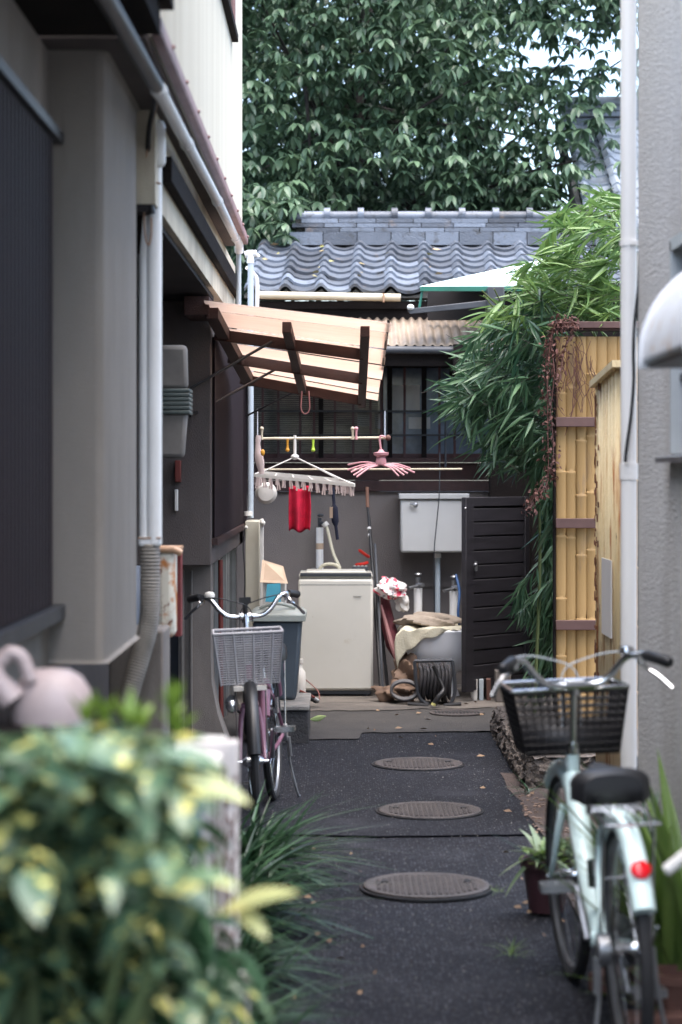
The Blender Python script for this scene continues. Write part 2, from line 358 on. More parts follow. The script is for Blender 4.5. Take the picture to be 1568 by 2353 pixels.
# manhole covers
def manhole(x, y, label, raised=.004):
    X, Y = gp(x, y); t = thing('manhole_cover', label, 'manhole cover', (X, Y, 0), 'round manhole covers along the alley')
    r = .227
    b = MB().lathe([(r + .012, .0), (r + .012, .008), (r + .004, .0085), (r + .004, .0)], (X, Y, .004), 48)
    obj('rim', b, 'black_pl', t)
    z = .012 + raised
    b = MB().lathe([(r, .0), (r, z - .003), (r - .004, z), (r - .02, z), (r - .024, z - .003), (.001, z - .003)], (X, Y, .001), 56)
    obj('lid', b, 'iron', t)
    b = MB(); st = .0215
    for i in range(-9, 10):
        for j in range(-9, 10):
            px, py = i * st, j * st
            if math.hypot(px, py) < r - .034: b.box(X + px - .007, X + px + .007, Y + py - .007, Y + py + .007, z - .004, z + .002)
    obj('tread', b, 'iron', t, kind='stuff')
    b = MB()
    for s in (-1, 1): b.box(X + s * .15 - .012, X + s * .15 + .012, Y + .05 - .016, Y + .05 + .016, z - .002, z + .0035)
    obj('pick_hole', b, 'black_pl', t)
manhole(980, 2045, 'brown iron manhole cover nearest the camera with its lid standing proud of the asphalt', .009)
manhole(988, 1868, 'manhole cover just beyond the asphalt seam, middle of the row of three')
manhole(962, 1760, 'manhole cover farthest along the dark asphalt, near the rough stone step')
X, Y = gp(1050, 1644)
t = thing('drain_grate', 'small faint iron drain cover in the concrete before the washing area', 'drain cover', (X, Y, 0))
b = MB().lathe([(.17, 0), (.17, .008), (.001, .008)], (X, Y, .013), 32); obj('lid', b, 'iron', t)
b = MB()
for k in range(-6, 7): b.box(X + k * .022 - .005, X + k * .022 + .005, Y - .06, Y + .06, .020, .024)
obj('slot', b, 'black_pl', t)
# gravel grit on the asphalt
b = MB()
for k in range(1500):
    Y = random.uniform(4.5, 12); X = random.uniform(-.35, .85); s = random.uniform(.0015, .0042)
    a = random.uniform(0, 3); c, d = s * math.cos(a), s * math.sin(a); i = len(b.v)
    b.v += [(X + c, Y + d, .007), (X - d, Y + c, .007), (X - c, Y - d, .007), (X + d, Y - c, .007), (X, Y, .007 + s)]
    b.f += [(i, i + 1, i + 4), (i + 1, i + 2, i + 4), (i + 2, i + 3, i + 4), (i + 3, i, i + 4)]
obj('grit', b, mat('grit', (.22, .21, .20), (.07, .07, .07), 5, .8, island=.8), kind='stuff', label='small light stones scattered over the dark asphalt', cat='gravel')

# ================================================================= LEFT NEAR HOUSE (grey render)
hA = thing('rendered_house', 'near grey rendered house wall on the left with rounded bay and brown shutter', 'house', (-1.2, 5, 0))
b = MB().box(-1.4, -.84, 2.6, 6.07, .954, 2.713)
obj('wall', b, 'grey_render', hA)
# bay with rounded corner, profile in X,Y extruded in z; the underside curves
poly = [(-.838, 6.07), (-.705, 6.07), (-.692, 6.075), (-.684, 6.085), (-.68, 6.10), (-.68, 7.04), (-1.4, 7.04), (-1.4, 6.072), ]
b = MB().prism(poly, 2, .954, 2.713); obj('bay_wall', b, 'grey_render', hA, bevel=.012)
b = MB()   # ribbed shutter
n = 34; y0, y1 = 3.9, 5.98
for k in range(n):
    a = y0 + (y1 - y0) * k / n; c = a + (y1 - y0) / n * .62
    b.box(-.84, -.812, a, c, 1.13, 2.44)
b.box(-.842, -.832, y0, y1, 1.13, 2.44)
obj('shutter', b, 'shutter', hA)
obj('shutter_rail', MB().box(-.84, -.795, 3.9, 6.066, 2.445, 2.475), 'dark_metal', hA)
obj('shutter_rail', MB().box(-.84, -.79, 3.9, 6.066, 1.085, 1.125), 'dark_metal', hA)
b = MB().box(-1.30, -.92, 2.6, 7.0, 0, .95); obj('foundation', b, 'soffit', hA)
b = MB().box(XX(218, 7.0), XX(352, 7.0), 7.42, 7.7, 0, .95); obj('pier', b, 'base_render', hA, bevel=.01)
b = MB().box(-1.5, -.55, 2.6, 5.87, 2.715, 2.80); obj('eave_board', b, 'black_wood', hA)
b = MB().box(-.552, -.502, 3.0, 5.87, 2.717, 2.80); obj('fascia', b, 'black_wood', hA)
b = MB().box(-.55, -.470, 3.0, 5.95, 2.803, 2.95); obj('eave_tile_edge', b, 'black_wood', hA)

# ================================================================= TWO STOREY HOUSE (cream above, dark recess and bay below)
hB = thing('two_storey_house', 'two storey house on the left with bright cream upper wall and dark porch', 'house', (-1.3, 9, 0))
b = MB().box(-2.6, -.53, 6.0, 11.35, 2.742, 6.6); obj('upper_wall', b, 'cream', hB)
b = MB().box(-2.6, -.62, 7.06, 12.4, 2.40, 2.713); obj('lower_wall', b, 'cream_dirty', hB)
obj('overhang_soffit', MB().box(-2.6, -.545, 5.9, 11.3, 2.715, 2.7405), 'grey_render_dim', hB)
b = MB().bar((-.518, 5.9, 2.742), (-.518, 11.42, 2.748), .028, .022).bar((-.505, 5.9, 2.755), (-.505, 11.42, 2.762), .006, .035)
obj('flashing', b, 'flash', hB)
for k in range(10): obj('screw', MB().ball((-.499, 6.3 + k * .56, 2.77), .007), 'flash', hB)
b = MB().bar((-.600, 7.28, 2.548), (-.600, 12.3, 2.560), .036, .088)
obj('beam', b, 'black_wood', hB, bevel=.004)
b = MB()  # upper window, seen edge on
b.box(-.53, -.50, 8.2, 10.3, 3.60, 3.635); obj('window_sill', b, 'black_wood', hB)
b = MB().box(-.53, -.512, 8.2, 8.26, 3.637, 4.8).box(-.53, -.512, 10.22, 10.28, 3.637, 4.8).box(-.53, -.512, 9.2, 9.26, 3.637, 4.8)
wf = obj('window', b, 'flash', hB); b = MB().box(-.535, -.522, 8.27, 10.21, 3.64, 4.8); obj('pane', b, 'glass_dark', wf)
# porch recess
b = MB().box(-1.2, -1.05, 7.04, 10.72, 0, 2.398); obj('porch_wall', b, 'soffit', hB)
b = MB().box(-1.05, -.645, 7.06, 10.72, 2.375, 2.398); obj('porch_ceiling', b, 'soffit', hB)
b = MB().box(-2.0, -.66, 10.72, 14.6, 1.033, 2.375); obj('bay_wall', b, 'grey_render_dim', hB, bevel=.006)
b = MB()
for k in range(40):
    a = 10.84 + k * .092; b.box(-.66, -.645, a, a + .06, 1.17, 2.2)
b.box(-.66, -.652, 10.84, 14.5, 1.17, 2.2)
obj('shutter', b, 'shutter', hB)
b = MB().box(-.66, -.63, 10.8, 14.52, 1.135, 1.168); obj('shutter_rail', b, 'dark_wood', hB)
# base wall with flared foot
b = MB().prism([(-.83, .02), (-.58, .02), (-.588, .10), (-.615, .17), (-.645, .26), (-.675, .42), (-.68, .55), (-.68, 1.03), (-.83, 1.03)], 1, 10.9, 11.15)
obj('base_wall', b, 'base_render', hB, bevel=.008)
b = MB().box(XX(418, 10.85), XX(423, 10.85), 10.84, 10.88, .02, 1.0).box(XX(438, 10.85), XX(441, 10.85), 10.86, 10.9, .02, 1.0)
obj('trim_strip', b, 'meter', hB)
b = MB().box(-1.0, -.835, 10.95, 11.0, 0, 1.03); obj('side_door', b, 'glass_dark', hB)
b = MB().box(-.74, -.715, 11.2, 14.6, 0, 1.03); obj('door_glass', b, 'glass_dark', hB)
for yy in (12.0, 12.75, 13.0, 13.9):
    obj('door_stile', MB().box(-.715, -.69, yy, yy + .06, .04, 1.02), 'alu', hB)
b = MB().tube([(-.665, 11.75, 0), (-.67, 11.75, 1.02)], .0135, 10); obj('post', b, 'red_pole', hB)
b = MB().box(XX(398, 10.6), XX(406, 10.6), 10.69, 10.715, ZZ(1175, 10.6), ZZ(1125, 10.6)); obj('switch_plate', b, 'white_box', hB, bevel=.004)
b = MB().box(XX(400, 10.6), XX(413, 10.6), 10.66, 10.715, ZZ(1108, 10.6), ZZ(1058, 10.6)); obj('bell_box', b, 'red_pole', hB, bevel=.003)

# pipe run under the overhang
t = thing('eave_pipe', 'grey plastic pipe running along the wall under the cream overhang', 'pipe', (-.55, 8, 2.6))
pts = [P(200, -70, 4.5), P(246, 0, 4.9), P(352, 185, 6.13), P(366, 208, 6.35), P(430, 330, 7.5), P(500, 462, 9.25), P(541, 545, 11.0), P(548, 560, 11.3)]
sp_ = spath(pts, 5)
obj('pipe', MB().tube(sp_[14:], .021, 12), 'pvc', t); obj('eave_shade_pipe', MB().tube(sp_[:14], .022, 12), 'dark_metal', t)  # near stretch of the plastic pipe toned dark, eave shade put into its colour
for q in (3, 4, 5, 6):
    p = pts[q]; d = (pts[q + 1] - pts[q - 1]).normalized()
    obj('coupling', MB().tube([p - d * .03, p + d * .03], .0255, 12), 'pvc', t)
obj('elbow', MB().tube(spath([P(541, 545, 11.05), P(549, 560, 11.35), P(550, 580, 11.4)], 4), .024, 12), 'pvc', t)
obj('downpipe', MB().tube([P(549, 578, 11.42), P(549, 705, 11.42)], .0135, 12), 'pvc_blue', t)
t = thing('vent_stack', 'pale blue white vertical pipe with branching elbows at the far corner', 'pipe', (-.6, 14, 1.2))
obj('pipe', MB().tube([P(576.5, 1190, 14.0), P(576.5, 590, 14.0)], .0195, 12), 'pvc_blue', t)
obj('tee', MB().tube([P(563, 585, 14.0), P(590, 582, 14.0)], .022, 12).tube([P(576, 575, 14), P(576, 605, 14)], .024, 12), 'pvc', t)
obj('elbow', MB().tube(spath([P(586, 583, 14.05), P(596, 590, 14.05)], 3), .012, 10), 'pvc', t)
obj('branch', MB().tube(spath([P(568, 615, 14), P(582, 628, 14.05), P(591, 648, 14.05), P(591, 705, 14.05)], 5), .014, 10), 'pvc_beige', t)
obj('clamp', MB().tube([P(571, 1185, 13.96), P(571, 1175, 13.96)], .03, 10), 'white_box', t)

# near downspout + corrugated hose
t = thing('downspout', 'white rectangular downspout on the left ending in a ribbed grey hose', 'downspout', (-.66, 7.2, 0))
Yd = 7.2
b = MB().tube([P(333, 1250, Yd), P(333, 440, Yd)], .0195, 14, flat=.9).tube([P(355, 1250, Yd - .01), P(355, 372, Yd - .01)], .026, 16, flat=.9)
obj('pipe', b, 'pvc', t)
b = MB().box(XX(306, 7.2), XX(336, 7.2), 7.16, 7.22, ZZ(430, 7.2), ZZ(272, 7.2)); obj('hopper', b, 'pvc', t, bevel=.008)
b = MB().box(XX(350, 7.15), XX(381, 7.15), 7.12, 7.18, ZZ(385, 7.15), ZZ(276, 7.15)); obj('cap', b, 'pvc', t, bevel=.02)
b = MB().box(XX(319, Yd), XX(371, Yd), Yd - .03, Yd + .03, ZZ(1256, Yd), ZZ(1233, Yd)); obj('collar', b, 'pvc', t, bevel=.01)
b = MB().box(XX(319, Yd), XX(371.5, Yd), Yd - .032, Yd + .02, ZZ(1238, Yd), ZZ(1234, Yd)); obj('rust_ring', b, 'copper', t)
hp = spath([P(345, 1250, Yd), P(345, 1350, Yd), P(342, 1430, Yd), P(325, 1500, Yd), P(302, 1580, Yd - .02), P(284, 1650, Yd - .04), P(268, 1760, Yd - .06)], 24)
rr = [.034 + (.0022 if k % 2 else -.0022) for k in range(len(hp))]
obj('ribbed_hose', MB().tube(hp, rr, 14), 'hose_grey', t)
t = thing('cable_bundle', 'black and copper cables hanging beside the white downspout top', 'cable', (-.6, 7.1, 2.2))
obj('black_cable', MB().tube(spath([P(352, 130, 6.6), P(361, 190, 6.7), P(352, 250, 6.9), P(343, 300, 7.0), P(341, 360, 7.08), P(345, 420, 7.1), P(347, 480, 7.1)], 6), [.009] * 37, 8), 'black_pl', t)
obj('black_sleeve', MB().tube(spath([P(342, 430, 7.09), P(346, 470, 7.09), P(350, 492, 7.09)], 3), .012, 8), 'black_pl', t)
obj('copper_cable', MB().tube(spath([P(356, 150, 6.7), P(368, 185, 6.8), P(362, 240, 6.95), P(340, 330, 7.05), P(332, 470, 7.08), P(334, 540, 7.08), P(342, 563, 7.08), P(348, 540, 7.08), P(348, 500, 7.08)], 6), .0032, 6), 'copper', t)
obj('bracket', MB().tube([P(341, 416, 7.1), P(370, 422, 7.1)], .004, 6), 'copper', t)
b = MB().hexa([P(308, 430, 7.18), P(334, 430, 7.18), P(334, 430, 7.3), P(308, 430, 7.3), P(311, 585, 7.18), P(322, 585, 7.18), P(322, 585, 7.3), P(311, 585, 7.3)])
obj('beam_end', b, 'black_wood', cat='beam', label='tapered black beam end below the pale hopper on the left')

# rusty box + red board
t = thing('rusty_letter_box', 'rust stained white metal box with a curled lid beside the ribbed hose', 'box', P(390, 1470, 7.8))
b = MB().box(XX(362, 7.8), XX(401, 7.8), 7.78, 7.95, ZZ(1466, 7.8), ZZ(1266, 7.8)); obj('body', b, 'rust_white', t, bevel=.02)
b = MB().tube([P(356, 1262, 7.78), P(398, 1262, 7.78), P(415, 1270, 7.8)], .014, 12).box(XX(358, 7.8), XX(413, 7.8), 7.80, 7.99, ZZ(1264, 7.8), ZZ(1257, 7.8))
obj('lid', b, mat('peach_paint', (.62, .42, .28), (.40, .2, .1), 8, .5), t)
obj('red_board', MB().box(XX(402, 8.0), XX(416, 8.0), 8.0, 8.08, ZZ(1462, 8.0), ZZ(1270, 8.0)), 'red_board', cat='board', label='narrow dark red board behind the rusty white box')

# meter / duct housing
t = thing('wall_duct', 'grey tapering wall duct with a ribbed dark band in the shaded porch', 'duct', P(405, 1055, 9.0))
Ym = 9.0
def tap(x0, x1, y0, x2, x3, y1):
    return MB().hexa([P(x2, y1, Ym), P(x3, y1, Ym), P(x3, y1, Ym + .16), P(x2, y1, Ym + .16), P(x0, y0, Ym), P(x1, y0, Ym), P(x1, y0, Ym + .16), P(x0, y0, Ym + .16)])
obj('upper_body', tap(345, 431, 793, 345, 434, 895), 'meter', t, bevel=.02)
obj('lower_body', tap(345, 433, 945, 345, 425, 1053), 'meter', t, bevel=.02)
for k in range(6):
    y = 893 + k * 10
    obj('band_rib', MB().box(XX(343, Ym), XX(437, Ym), Ym - .012, Ym + .17, ZZ(y + 8.5, Ym), ZZ(y, Ym)), 'meter_band', t, bevel=.004)
obj('band_core', MB().box(XX(346, Ym), XX(434, Ym), Ym - .004, Ym + .16, ZZ(952, Ym), ZZ(893, Ym)), 'meter_band', t)

# awning
aw = thing('lean_to_awning', 'translucent cream slatted awning on a dark wooden frame above the alley', 'awning', (-.6, 10.2, 2.3))
NL, NR, FR_, FL = Vector((-.66, 10.2, 2.335)), Vector((.243, 10.2, 2.228)), Vector((.232, 12.4, 1.93)), Vector((-.56, 12.4, 2.077))
def A(u, v, d=0):
    p = NL.lerp(NR, u).lerp(FL.lerp(FR_, u), v); return p - Vector((0, 0, d))
ns_ = 10
for k in range(ns_):
    v0, v1 = k / ns_, (k + 1) / ns_ - .010; e = 1 - random.uniform(0, .022) if k else 1.0
    th = .004 if k else .009; dz = (k % 2) * .006
    q = [A(0, v0, dz), A(e, v0, dz), A(e, v1, dz), A(0, v1, dz)]
    obj('slat', MB().hexa([p - Vector((0, 0, th)) for p in q] + q), 'awning', aw)
for v in (.29, .61, .93):
    obj('beam', MB().bar(A(-.02, v, .05), A(.86, v, .05), .035, .058), 'awning_wood', aw, bevel=.003)
for u, v0, v1 in ((.035, .03, .97), (.43, .09, .97), (.86, .03, .98)):
    obj('rafter', MB().bar(A(u, v0, .045), A(u, v1, .045), .045 if u > .4 else .06, .055), 'awning_wood', aw, bevel=.003)
obj('edge_strip', MB().bar(A(.985, .0, -.004), A(.985, .55, -.004), .012, .014), 'black_wood', aw)
obj('wall_plate', MB().box(-.76, -.64, 10.25, 10.70, 2.27, 2.36), 'awning_wood', aw)
obj('brace', MB().tube([P(437, 893, 10.65), P(625, 785, 10.8)], .0075, 8), 'black_pl', aw)
obj('brace', MB().tube([P(437, 956, 10.65), P(650, 840, 11.7)], .0075, 8), 'black_pl', aw)
obj('brace', MB().tube([P(566, 956, 12.95), P(702, 888, 12.2)], .0065, 8), 'black_pl', aw)
b = MB(); c = P(702, 935, 12.0)
b.tube([c + Vector((.025 * math.cos(a), 0, .04 * math.sin(a))) for a in [k * math.pi / 8 + math.pi for k in range(9)]], .004, 6).tube([c + Vector((-.025, 0, 0)), c + Vector((-.02, 0, .09))], .004, 6).tube([c + Vector((.025, 0, 0)), c + Vector((.02, 0, .09))], .004, 6)
obj('cord_loop', b, 'pink', label='dull pink cord loop hanging from the awning frame', cat='cord')

# ================================================================= BACK HOUSE
hC = thing('tiled_house', 'low old house closing the alley with grey wave tiled roof and lattice windows', 'house', (.4, 15, 0))
b = MB().box(-1.4, 2.2, 14.9, 15.1, 0, 1.372); obj('wall', b, 'plaster', hC)
b = MB().box(XX(918, 14.9), 1.0, 14.885, 14.898, .70, 1.37); obj('wall_patch', b, 'plaster', hC)
b = MB().box(-1.4, 2.2, 14.86, 15.1, 1.375, 1.45); obj('sill_board', b, 'dark_wood', hC, bevel=.004)
b = MB().box(-1.4, 2.2, 14.90, 15.1, 1.453, 1.575); obj('apron_board', b, 'dark_wood', hC)
b = MB().box(-1.4, 2.2, 14.87, 15.1, 1.578, 1.61); obj('window_rail', b, 'dark_wood', hC)
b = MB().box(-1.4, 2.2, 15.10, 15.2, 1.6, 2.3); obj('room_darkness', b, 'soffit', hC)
b = MB().box(-1.4, 2.2, 14.92, 15.1, 2.25, 2.66); obj('upper_board', b, 'black_wood', hC)
Yw = 14.95
wn = obj('window', MB().box(-.68, 1.1, Yw + .03, Yw + .06, 1.612, 1.64), 'lattice', hC)
b = MB().box(-.66, XX(880, Yw), Yw + .09, Yw + .10, 1.612, 2.25); obj('pane', b, 'glass_dark', wn)
b = MB().box(XX(882, Yw), 1.1, Yw + .085, Yw + .095, 1.612, 2.25); obj('pane', b, 'glass_blue', wn)
b = MB()
for i, (x0, x1, y0, y1) in enumerate(((897, 930, 884, 943), (934, 966, 884, 943), (822, 855, 950, 980), (862, 880, 950, 985), (940, 990, 958, 985))):
    b.box(XX(x0, Yw), XX(x1, Yw), Yw + .075, Yw + .08, ZZ(y1, Yw), ZZ(y0, Yw))
obj('curtain', b, 'curtain', wn)
b = MB()
for k in range(46): b.box(-.66, XX(870, Yw), Yw + .06, Yw + .066, 1.63 + k * .0135, 1.637 + k * .0135)
obj('reed_blind', b, 'blind', wn, kind='stuff')
for k, x in enumerate((604, 640, 690, 722, 738, 770, 812, 852, 877, 896, 930, 975, 1010, 1045)):
    hv = x in (738, 896, 975)
    wd = .017 if hv else .008
    obj('lattice_bar', MB().box(XX(x, Yw) - wd, XX(x, Yw) + wd, Yw - .02 + .002 * (k % 3), Yw + .02, 1.612, 2.25), 'black_wood' if hv else 'lattice', wn)
for y in (945, 1000):
    obj('lattice_rail', MB().box(-.66, 1.1, Yw - .028, Yw - .01, ZZ(y + 2, Yw), ZZ(y - 2, Yw)), 'black_pl', wn)
obj('drain_rod', MB().tube([P(1024, 1075, 14.8), P(1024, 900, 14.8)], .008, 8), 'dark_metal', hC)
# small corrugated canopy over the window
cn = MB(); nseg = 120
def cf(u, v):
    x = -.72 + 1.90 * u; return (x, 14.15 + .72 * v, 2.352 + .235 * v + .011 * math.sin(x / .046 * math.pi * 2 / 1.3))
cn.grid(cf, 240, 4); obj('corrugated_canopy', cn, 'corr', hC, solid=.004)
obj('canopy_gutter', MB().tube([(-.7, 14.10, 2.325), (1.12, 14.10, 2.322)], .026, 12), 'dark_metal', hC)
obj('canopy_fascia', MB().box(-.7, 1.15, 14.14, 14.17, 2.22, 2.33), 'black_wood', hC)
obj('canopy_bracket', MB().box(XX(1040, 14.2), XX(1075, 14.2), 14.05, 14.6, 2.17, 2.36), 'black_wood', hC)
# eaves
obj('eave_soffit', MB().box(-.66, 2.2, 14.90, 15.6, 2.66, 2.715), 'black_wood', hC)
obj('eave_gutter', MB().tube([P(588, 678, 14.82), P(921, 684, 14.82)], .027, 14), 'gutter', hC)
obj('gutter_strap', MB().box(XX(880, 14.8), XX(884, 14.8), 14.78, 14.86, 2.70, 2.76), 'copper', hC)
# wave tiles
TP = .246; th = R(18); EX = .2
def wave(u):                    # pantile section, u 0..1
    if u < .34: return .036 * math.sin(u / .34 * math.pi) + .004
    return -.020 * math.sin((u - .34) / .66 * math.pi) + .004
tb = MB()
def tf(u, v):
    x = (u * 1.03) * TP; return (x, v * (EX + .03), wave(min(u, 1)) + .021 * (1 - v))
tb.grid(tf, 14, 2)
# front lip with thickness
tb.grid(lambda u, v: (u * 1.03 * TP, .0, wave(u) + .021 - .023 * v), 14, 1)
tile_me = meshdata('roof_tile', tb, 'tile')
rf = obj('roof', MB().hexa([(-.62, 14.92, 2.72), (2.4, 14.92, 2.72), (2.4, 16.5, 3.25), (-.62, 16.5, 3.25), (-.62, 14.92, 2.745), (2.4, 14.92, 2.745), (2.4, 16.5, 3.275), (-.62, 16.5, 3.275)]), 'tile_mortar', hC)
X0 = XX(583, 15.0)
for c in range(11):
    for r in range(8):
        jit = random.uniform(-.004, .004)
        y = 14.86 + r * EX * math.cos(th); z = 2.778 + r * EX * math.sin(th)
        inst('roof_tile', tile_me, (X0 - .06 + c * TP + .006 * r + jit, y, z + jit * .5), rf, (th + random.uniform(-.012, .012), 0, random.uniform(-.01, .01)))
b = MB()
for c in range(11):
    x = X0 - .06 + c * TP
    b.prism([(x, 2.76), (x + .05, 2.80), (x + .09, 2.76), (x + .16, 2.745), (x + TP, 2.76), (x + TP, 2.735), (x, 2.735)], 1, 14.88, 14.94)
obj('eave_mortar', b, 'tile_mortar', rf)
# ridge: large flat course, three thin courses, round cap tiles
rg = obj('ridge_core', MB().box(-.35, 2.3, 16.40, 16.6, 3.20, 3.47), 'tile_mortar', hC)
def course(z0, z1, wdt, y0, off, nm, m='tile'):
    me = meshdata(nm, MB().box(0.003, wdt - .003, 0, .12, 0, z1 - z0 - .004), m)
    k = 0; x = -.40 + off
    while x < 2.3:
        inst(nm, me, (x, y0 + random.uniform(-.008, .008), z0), rg); x += wdt
course(3.262, 3.365, .262, 16.30, .0, 'ridge_face_tile')
course(3.367, 3.402, .27, 16.33, .12, 'ridge_flat_tile')
course(3.404, 3.438, .25, 16.345, .02, 'ridge_flat_tile')
course(3.440, 3.476, .29, 16.36, .09, 'ridge_flat_tile')
cap_me = meshdata('ridge_cap_tile', MB().tube([(0, 0, 0), (.245, 0, 0)], .040, 12), 'tile')
col_me = meshdata('ridge_cap_collar', MB().tube([(-.014, 0, 0), (.034, 0, 0)], .054, 12), 'tile')
for k in range(10):
    inst('ridge_cap_tile', cap_me, (-.36 + k * .262, 16.45, 3.50), rg); inst('ridge_cap_collar', col_me, (-.38 + k * .262, 16.44, 3.512), rg)
b = MB()
for k in range(26):
    r_, c_ = random.choice([(0, 1), (2, 2), (2, 1), (3, 3), (1, 3), (4, 3), (5, 5), (1, 2)]); X = X0 + random.choice([.45, .5, .52, .75, .8, .1, 1.0, 1.3]) + random.uniform(-.05, .05)
    y = 15.05 + random.uniform(0, 1.2); z = 2.85 + (y - 14.98) * math.tan(th); s = random.uniform(.02, .045); a = random.uniform(0, 6)
    i = len(b.v); b.v += [(X + s * math.cos(a), y + s * math.sin(a), z), (X - s * .4 * math.sin(a), y + s * .4 * math.cos(a), z + .012), (X - s * math.cos(a), y - s * math.sin(a), z + .004), (X + s * .4 * math.sin(a), y - s * .4 * math.cos(a), z - .004)]; b.f.append((i, i + 1, i + 2, i + 3))
obj('fallen_leaves', b, mat('dead_leaf', (.48, .30, .17), (.25, .28, .08), 5, .8, island=.8), kind='stuff', label='brown and yellow fallen leaves lying on the roof tiles', cat='leaves')

# green-edged lean-to sheet on the roof, right
t = thing('skylight_sheet', 'pale sheet roof with green front edge above the dark opening', 'sheet roof', P(1080, 700, 14.3))
q = [P(965, 658, 14.25), P(1250, 655, 14.25), P(1262, 592, 15.15), P(1205, 609, 15.15)]
obj('sheet', MB().hexa([p - Vector((0, 0, .012)) for p in q] + q), 'pale_sheet', t)
obj('front_trim', MB().box(XX(966, 14.22), XX(1230, 14.22), 14.21, 14.245, ZZ(669, 14.22), ZZ(658.5, 14.22)), 'green_trim', t)
obj('side_post', MB().tube([P(971, 668, 14.24), P(964, 707, 14.24)], .008, 8), 'green_trim', t)
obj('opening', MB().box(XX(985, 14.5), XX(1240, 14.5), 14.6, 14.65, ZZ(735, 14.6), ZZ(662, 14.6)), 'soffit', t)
t = thing('dark_gutter', 'tilted dark metal gutter below the green edged sheet', 'gutter', P(1030, 715, 14.1))
b = MB().hexa([P(942, 722, 14.05), P(1130, 704, 14.05), P(1130, 704, 14.25), P(942, 722, 14.25), P(936, 710, 14.05), P(1128, 689, 14.05), P(1128, 689, 14.25), P(936, 710, 14.25)])
obj('channel', b, 'dark_metal', t, bevel=.004)
obj('end_cap', MB().ball(P(944, 706, 14.05), .02, (1.2, 1, 1)), 'white_box', t)
obj('bracket_box', MB().box(XX(1122, 14.0), XX(1160, 14.0), 14.0, 14.3, ZZ(735, 14.0), ZZ(658, 14.0)), 'dark_metal', t, bevel=.006)

# ================================================================= FAR RIGHT HOUSE (pale tiled roof)
hD = thing('far_tiled_house', 'pale tiled roof of the house behind the tree at upper right', 'house', (2.6, 18, 0))
th2 = R(30)
tm2 = meshdata('roof_tile', tb, 'tile_light')
rf2 = obj('roof', MB().hexa([(2.0, 16.2, 2.98), (6.0, 16.2, 2.98), (6.0, 18.95, 4.57), (2.0, 18.95, 4.57), (2.0, 16.2, 3.03), (6.0, 16.2, 3.03), (6.0, 18.95, 4.62), (2.0, 18.95, 4.62)]), 'tile_mortar', hD)
for c in range(6):
    for r in range(15):
        y = 16.3 + r * EX * math.cos(th2); z = 3.11 + r * EX * math.sin(th2) + (0.05 if c > 0 else 0)
        inst('roof_tile', tm2, (1.98 + c * .26, y, z), rf2, (th2, 0, 0), (1.06, 1, 1))
obj('verge_board', MB().hexa([(1.93, 16.25, 2.9), (1.97, 16.25, 2.9), (1.97, 18.95, 4.46), (1.93, 18.95, 4.46), (1.93, 16.25, 3.08), (1.97, 16.25, 3.08), (1.97, 18.95, 4.64), (1.93, 18.95, 4.64)]), 'tile_mortar', hD)
obj('wall', MB().prism([(16.9, 0), (22, 0), (22, 2.8), (18.95, 4.5), (16.9, 3.2)], 0, 2.12, 6), 'soffit', hD)
rr_ = obj('ridge', MB().box(2.0, 6, 18.92, 19.2, 4.60, 4.68).box(1.99, 6, 18.89, 19.2, 4.692, 4.735).box(2.0, 6, 18.92, 19.2, 4.748, 4.79), 'tile', hD)
for k in range(8): inst('ridge_cap_tile', meshdata('ridge_cap_tile', MB().tube([(0, 0, 0), (.25, 0, 0)], .05, 12), 'tile_light') if k == 0 else bpy.data.meshes['ridge_cap_tile.001'], (2.0 + k * .27, 19.0, 4.84), rr_)

# ================================================================= RIGHT BUILDING
hE = thing('stucco_building', 'pale rough stucco building wall filling the right edge', 'building', (1.6, 5, 0))
Xr = 1.0
b = MB().box(Xr, 3.5, 2.4, 6.4 + .0, 0, 1.55).box(Xr, 3.5, 6.40, 7.12, 0, 6.5).box(Xr, 3.5, 2.4, 5.6, 1.55, 6.5).box(Xr, 3.5, 5.6, 6.4, 2.2, 6.5)
bb = MB(); bb.v = []
b = MB().box(Xr, 3.5, 6.402, 7.12, 0, 6.5); obj('wall', b, 'stucco', hE)
b = MB().box(Xr, 3.5, 2.4, 6.400, 0, 1.55); obj('wall', b, 'stucco', hE)
b = MB().box(Xr, 3.5, 2.4, 6.400, 2.21, 6.5); obj('wall', b, 'stucco', hE)
b = MB().box(Xr, 3.5, 2.4, 5.3, 1.552, 2.208); obj('wall', b, 'stucco', hE)
wE = obj('window', MB().box(Xr - .006, Xr + .05, 6.375, 6.40, 1.56, 2.2).box(Xr - .006, Xr + .05, 5.302, 6.40, 2.17, 2.207), 'window_frame', hE)
obj('pane', MB().box(Xr + .045, Xr + .05, 5.302, 6.374, 1.555, 2.168), 'glass_dark', wE)
obj('mullion', MB().box(Xr + .02, Xr + .044, 5.302, 6.374, 1.78, 1.80), 'dark_metal', wE)
obj('window_sill', MB().hexa([(Xr - .045, 5.2, 1.532), (Xr, 5.2, 1.532), (Xr, 6.43, 1.532), (Xr - .045, 6.43, 1.532), (Xr - .045, 5.2, 1.548), (Xr, 5.2, 1.556), (Xr, 6.43, 1.556), (Xr - .045, 6.43, 1.548)]), 'steel', hE)
t = thing('corner_downpipe', 'tall beige plastic downpipe on the corner of the stucco building', 'pipe', (.98, 7.15, 0))
Yp = 7.16; Xp = XX(1445, Yp)
obj('pipe', MB().tube([(Xp, Yp, 0), (Xp, Yp, 6.4)], .0275, 20), 'pvc_beige', t)
obj('coupling', MB().tube([(Xp, Yp, ZZ(1102, Yp)), (Xp, Yp, ZZ(1064, Yp))], .031, 20), 'pvc_beige', t)
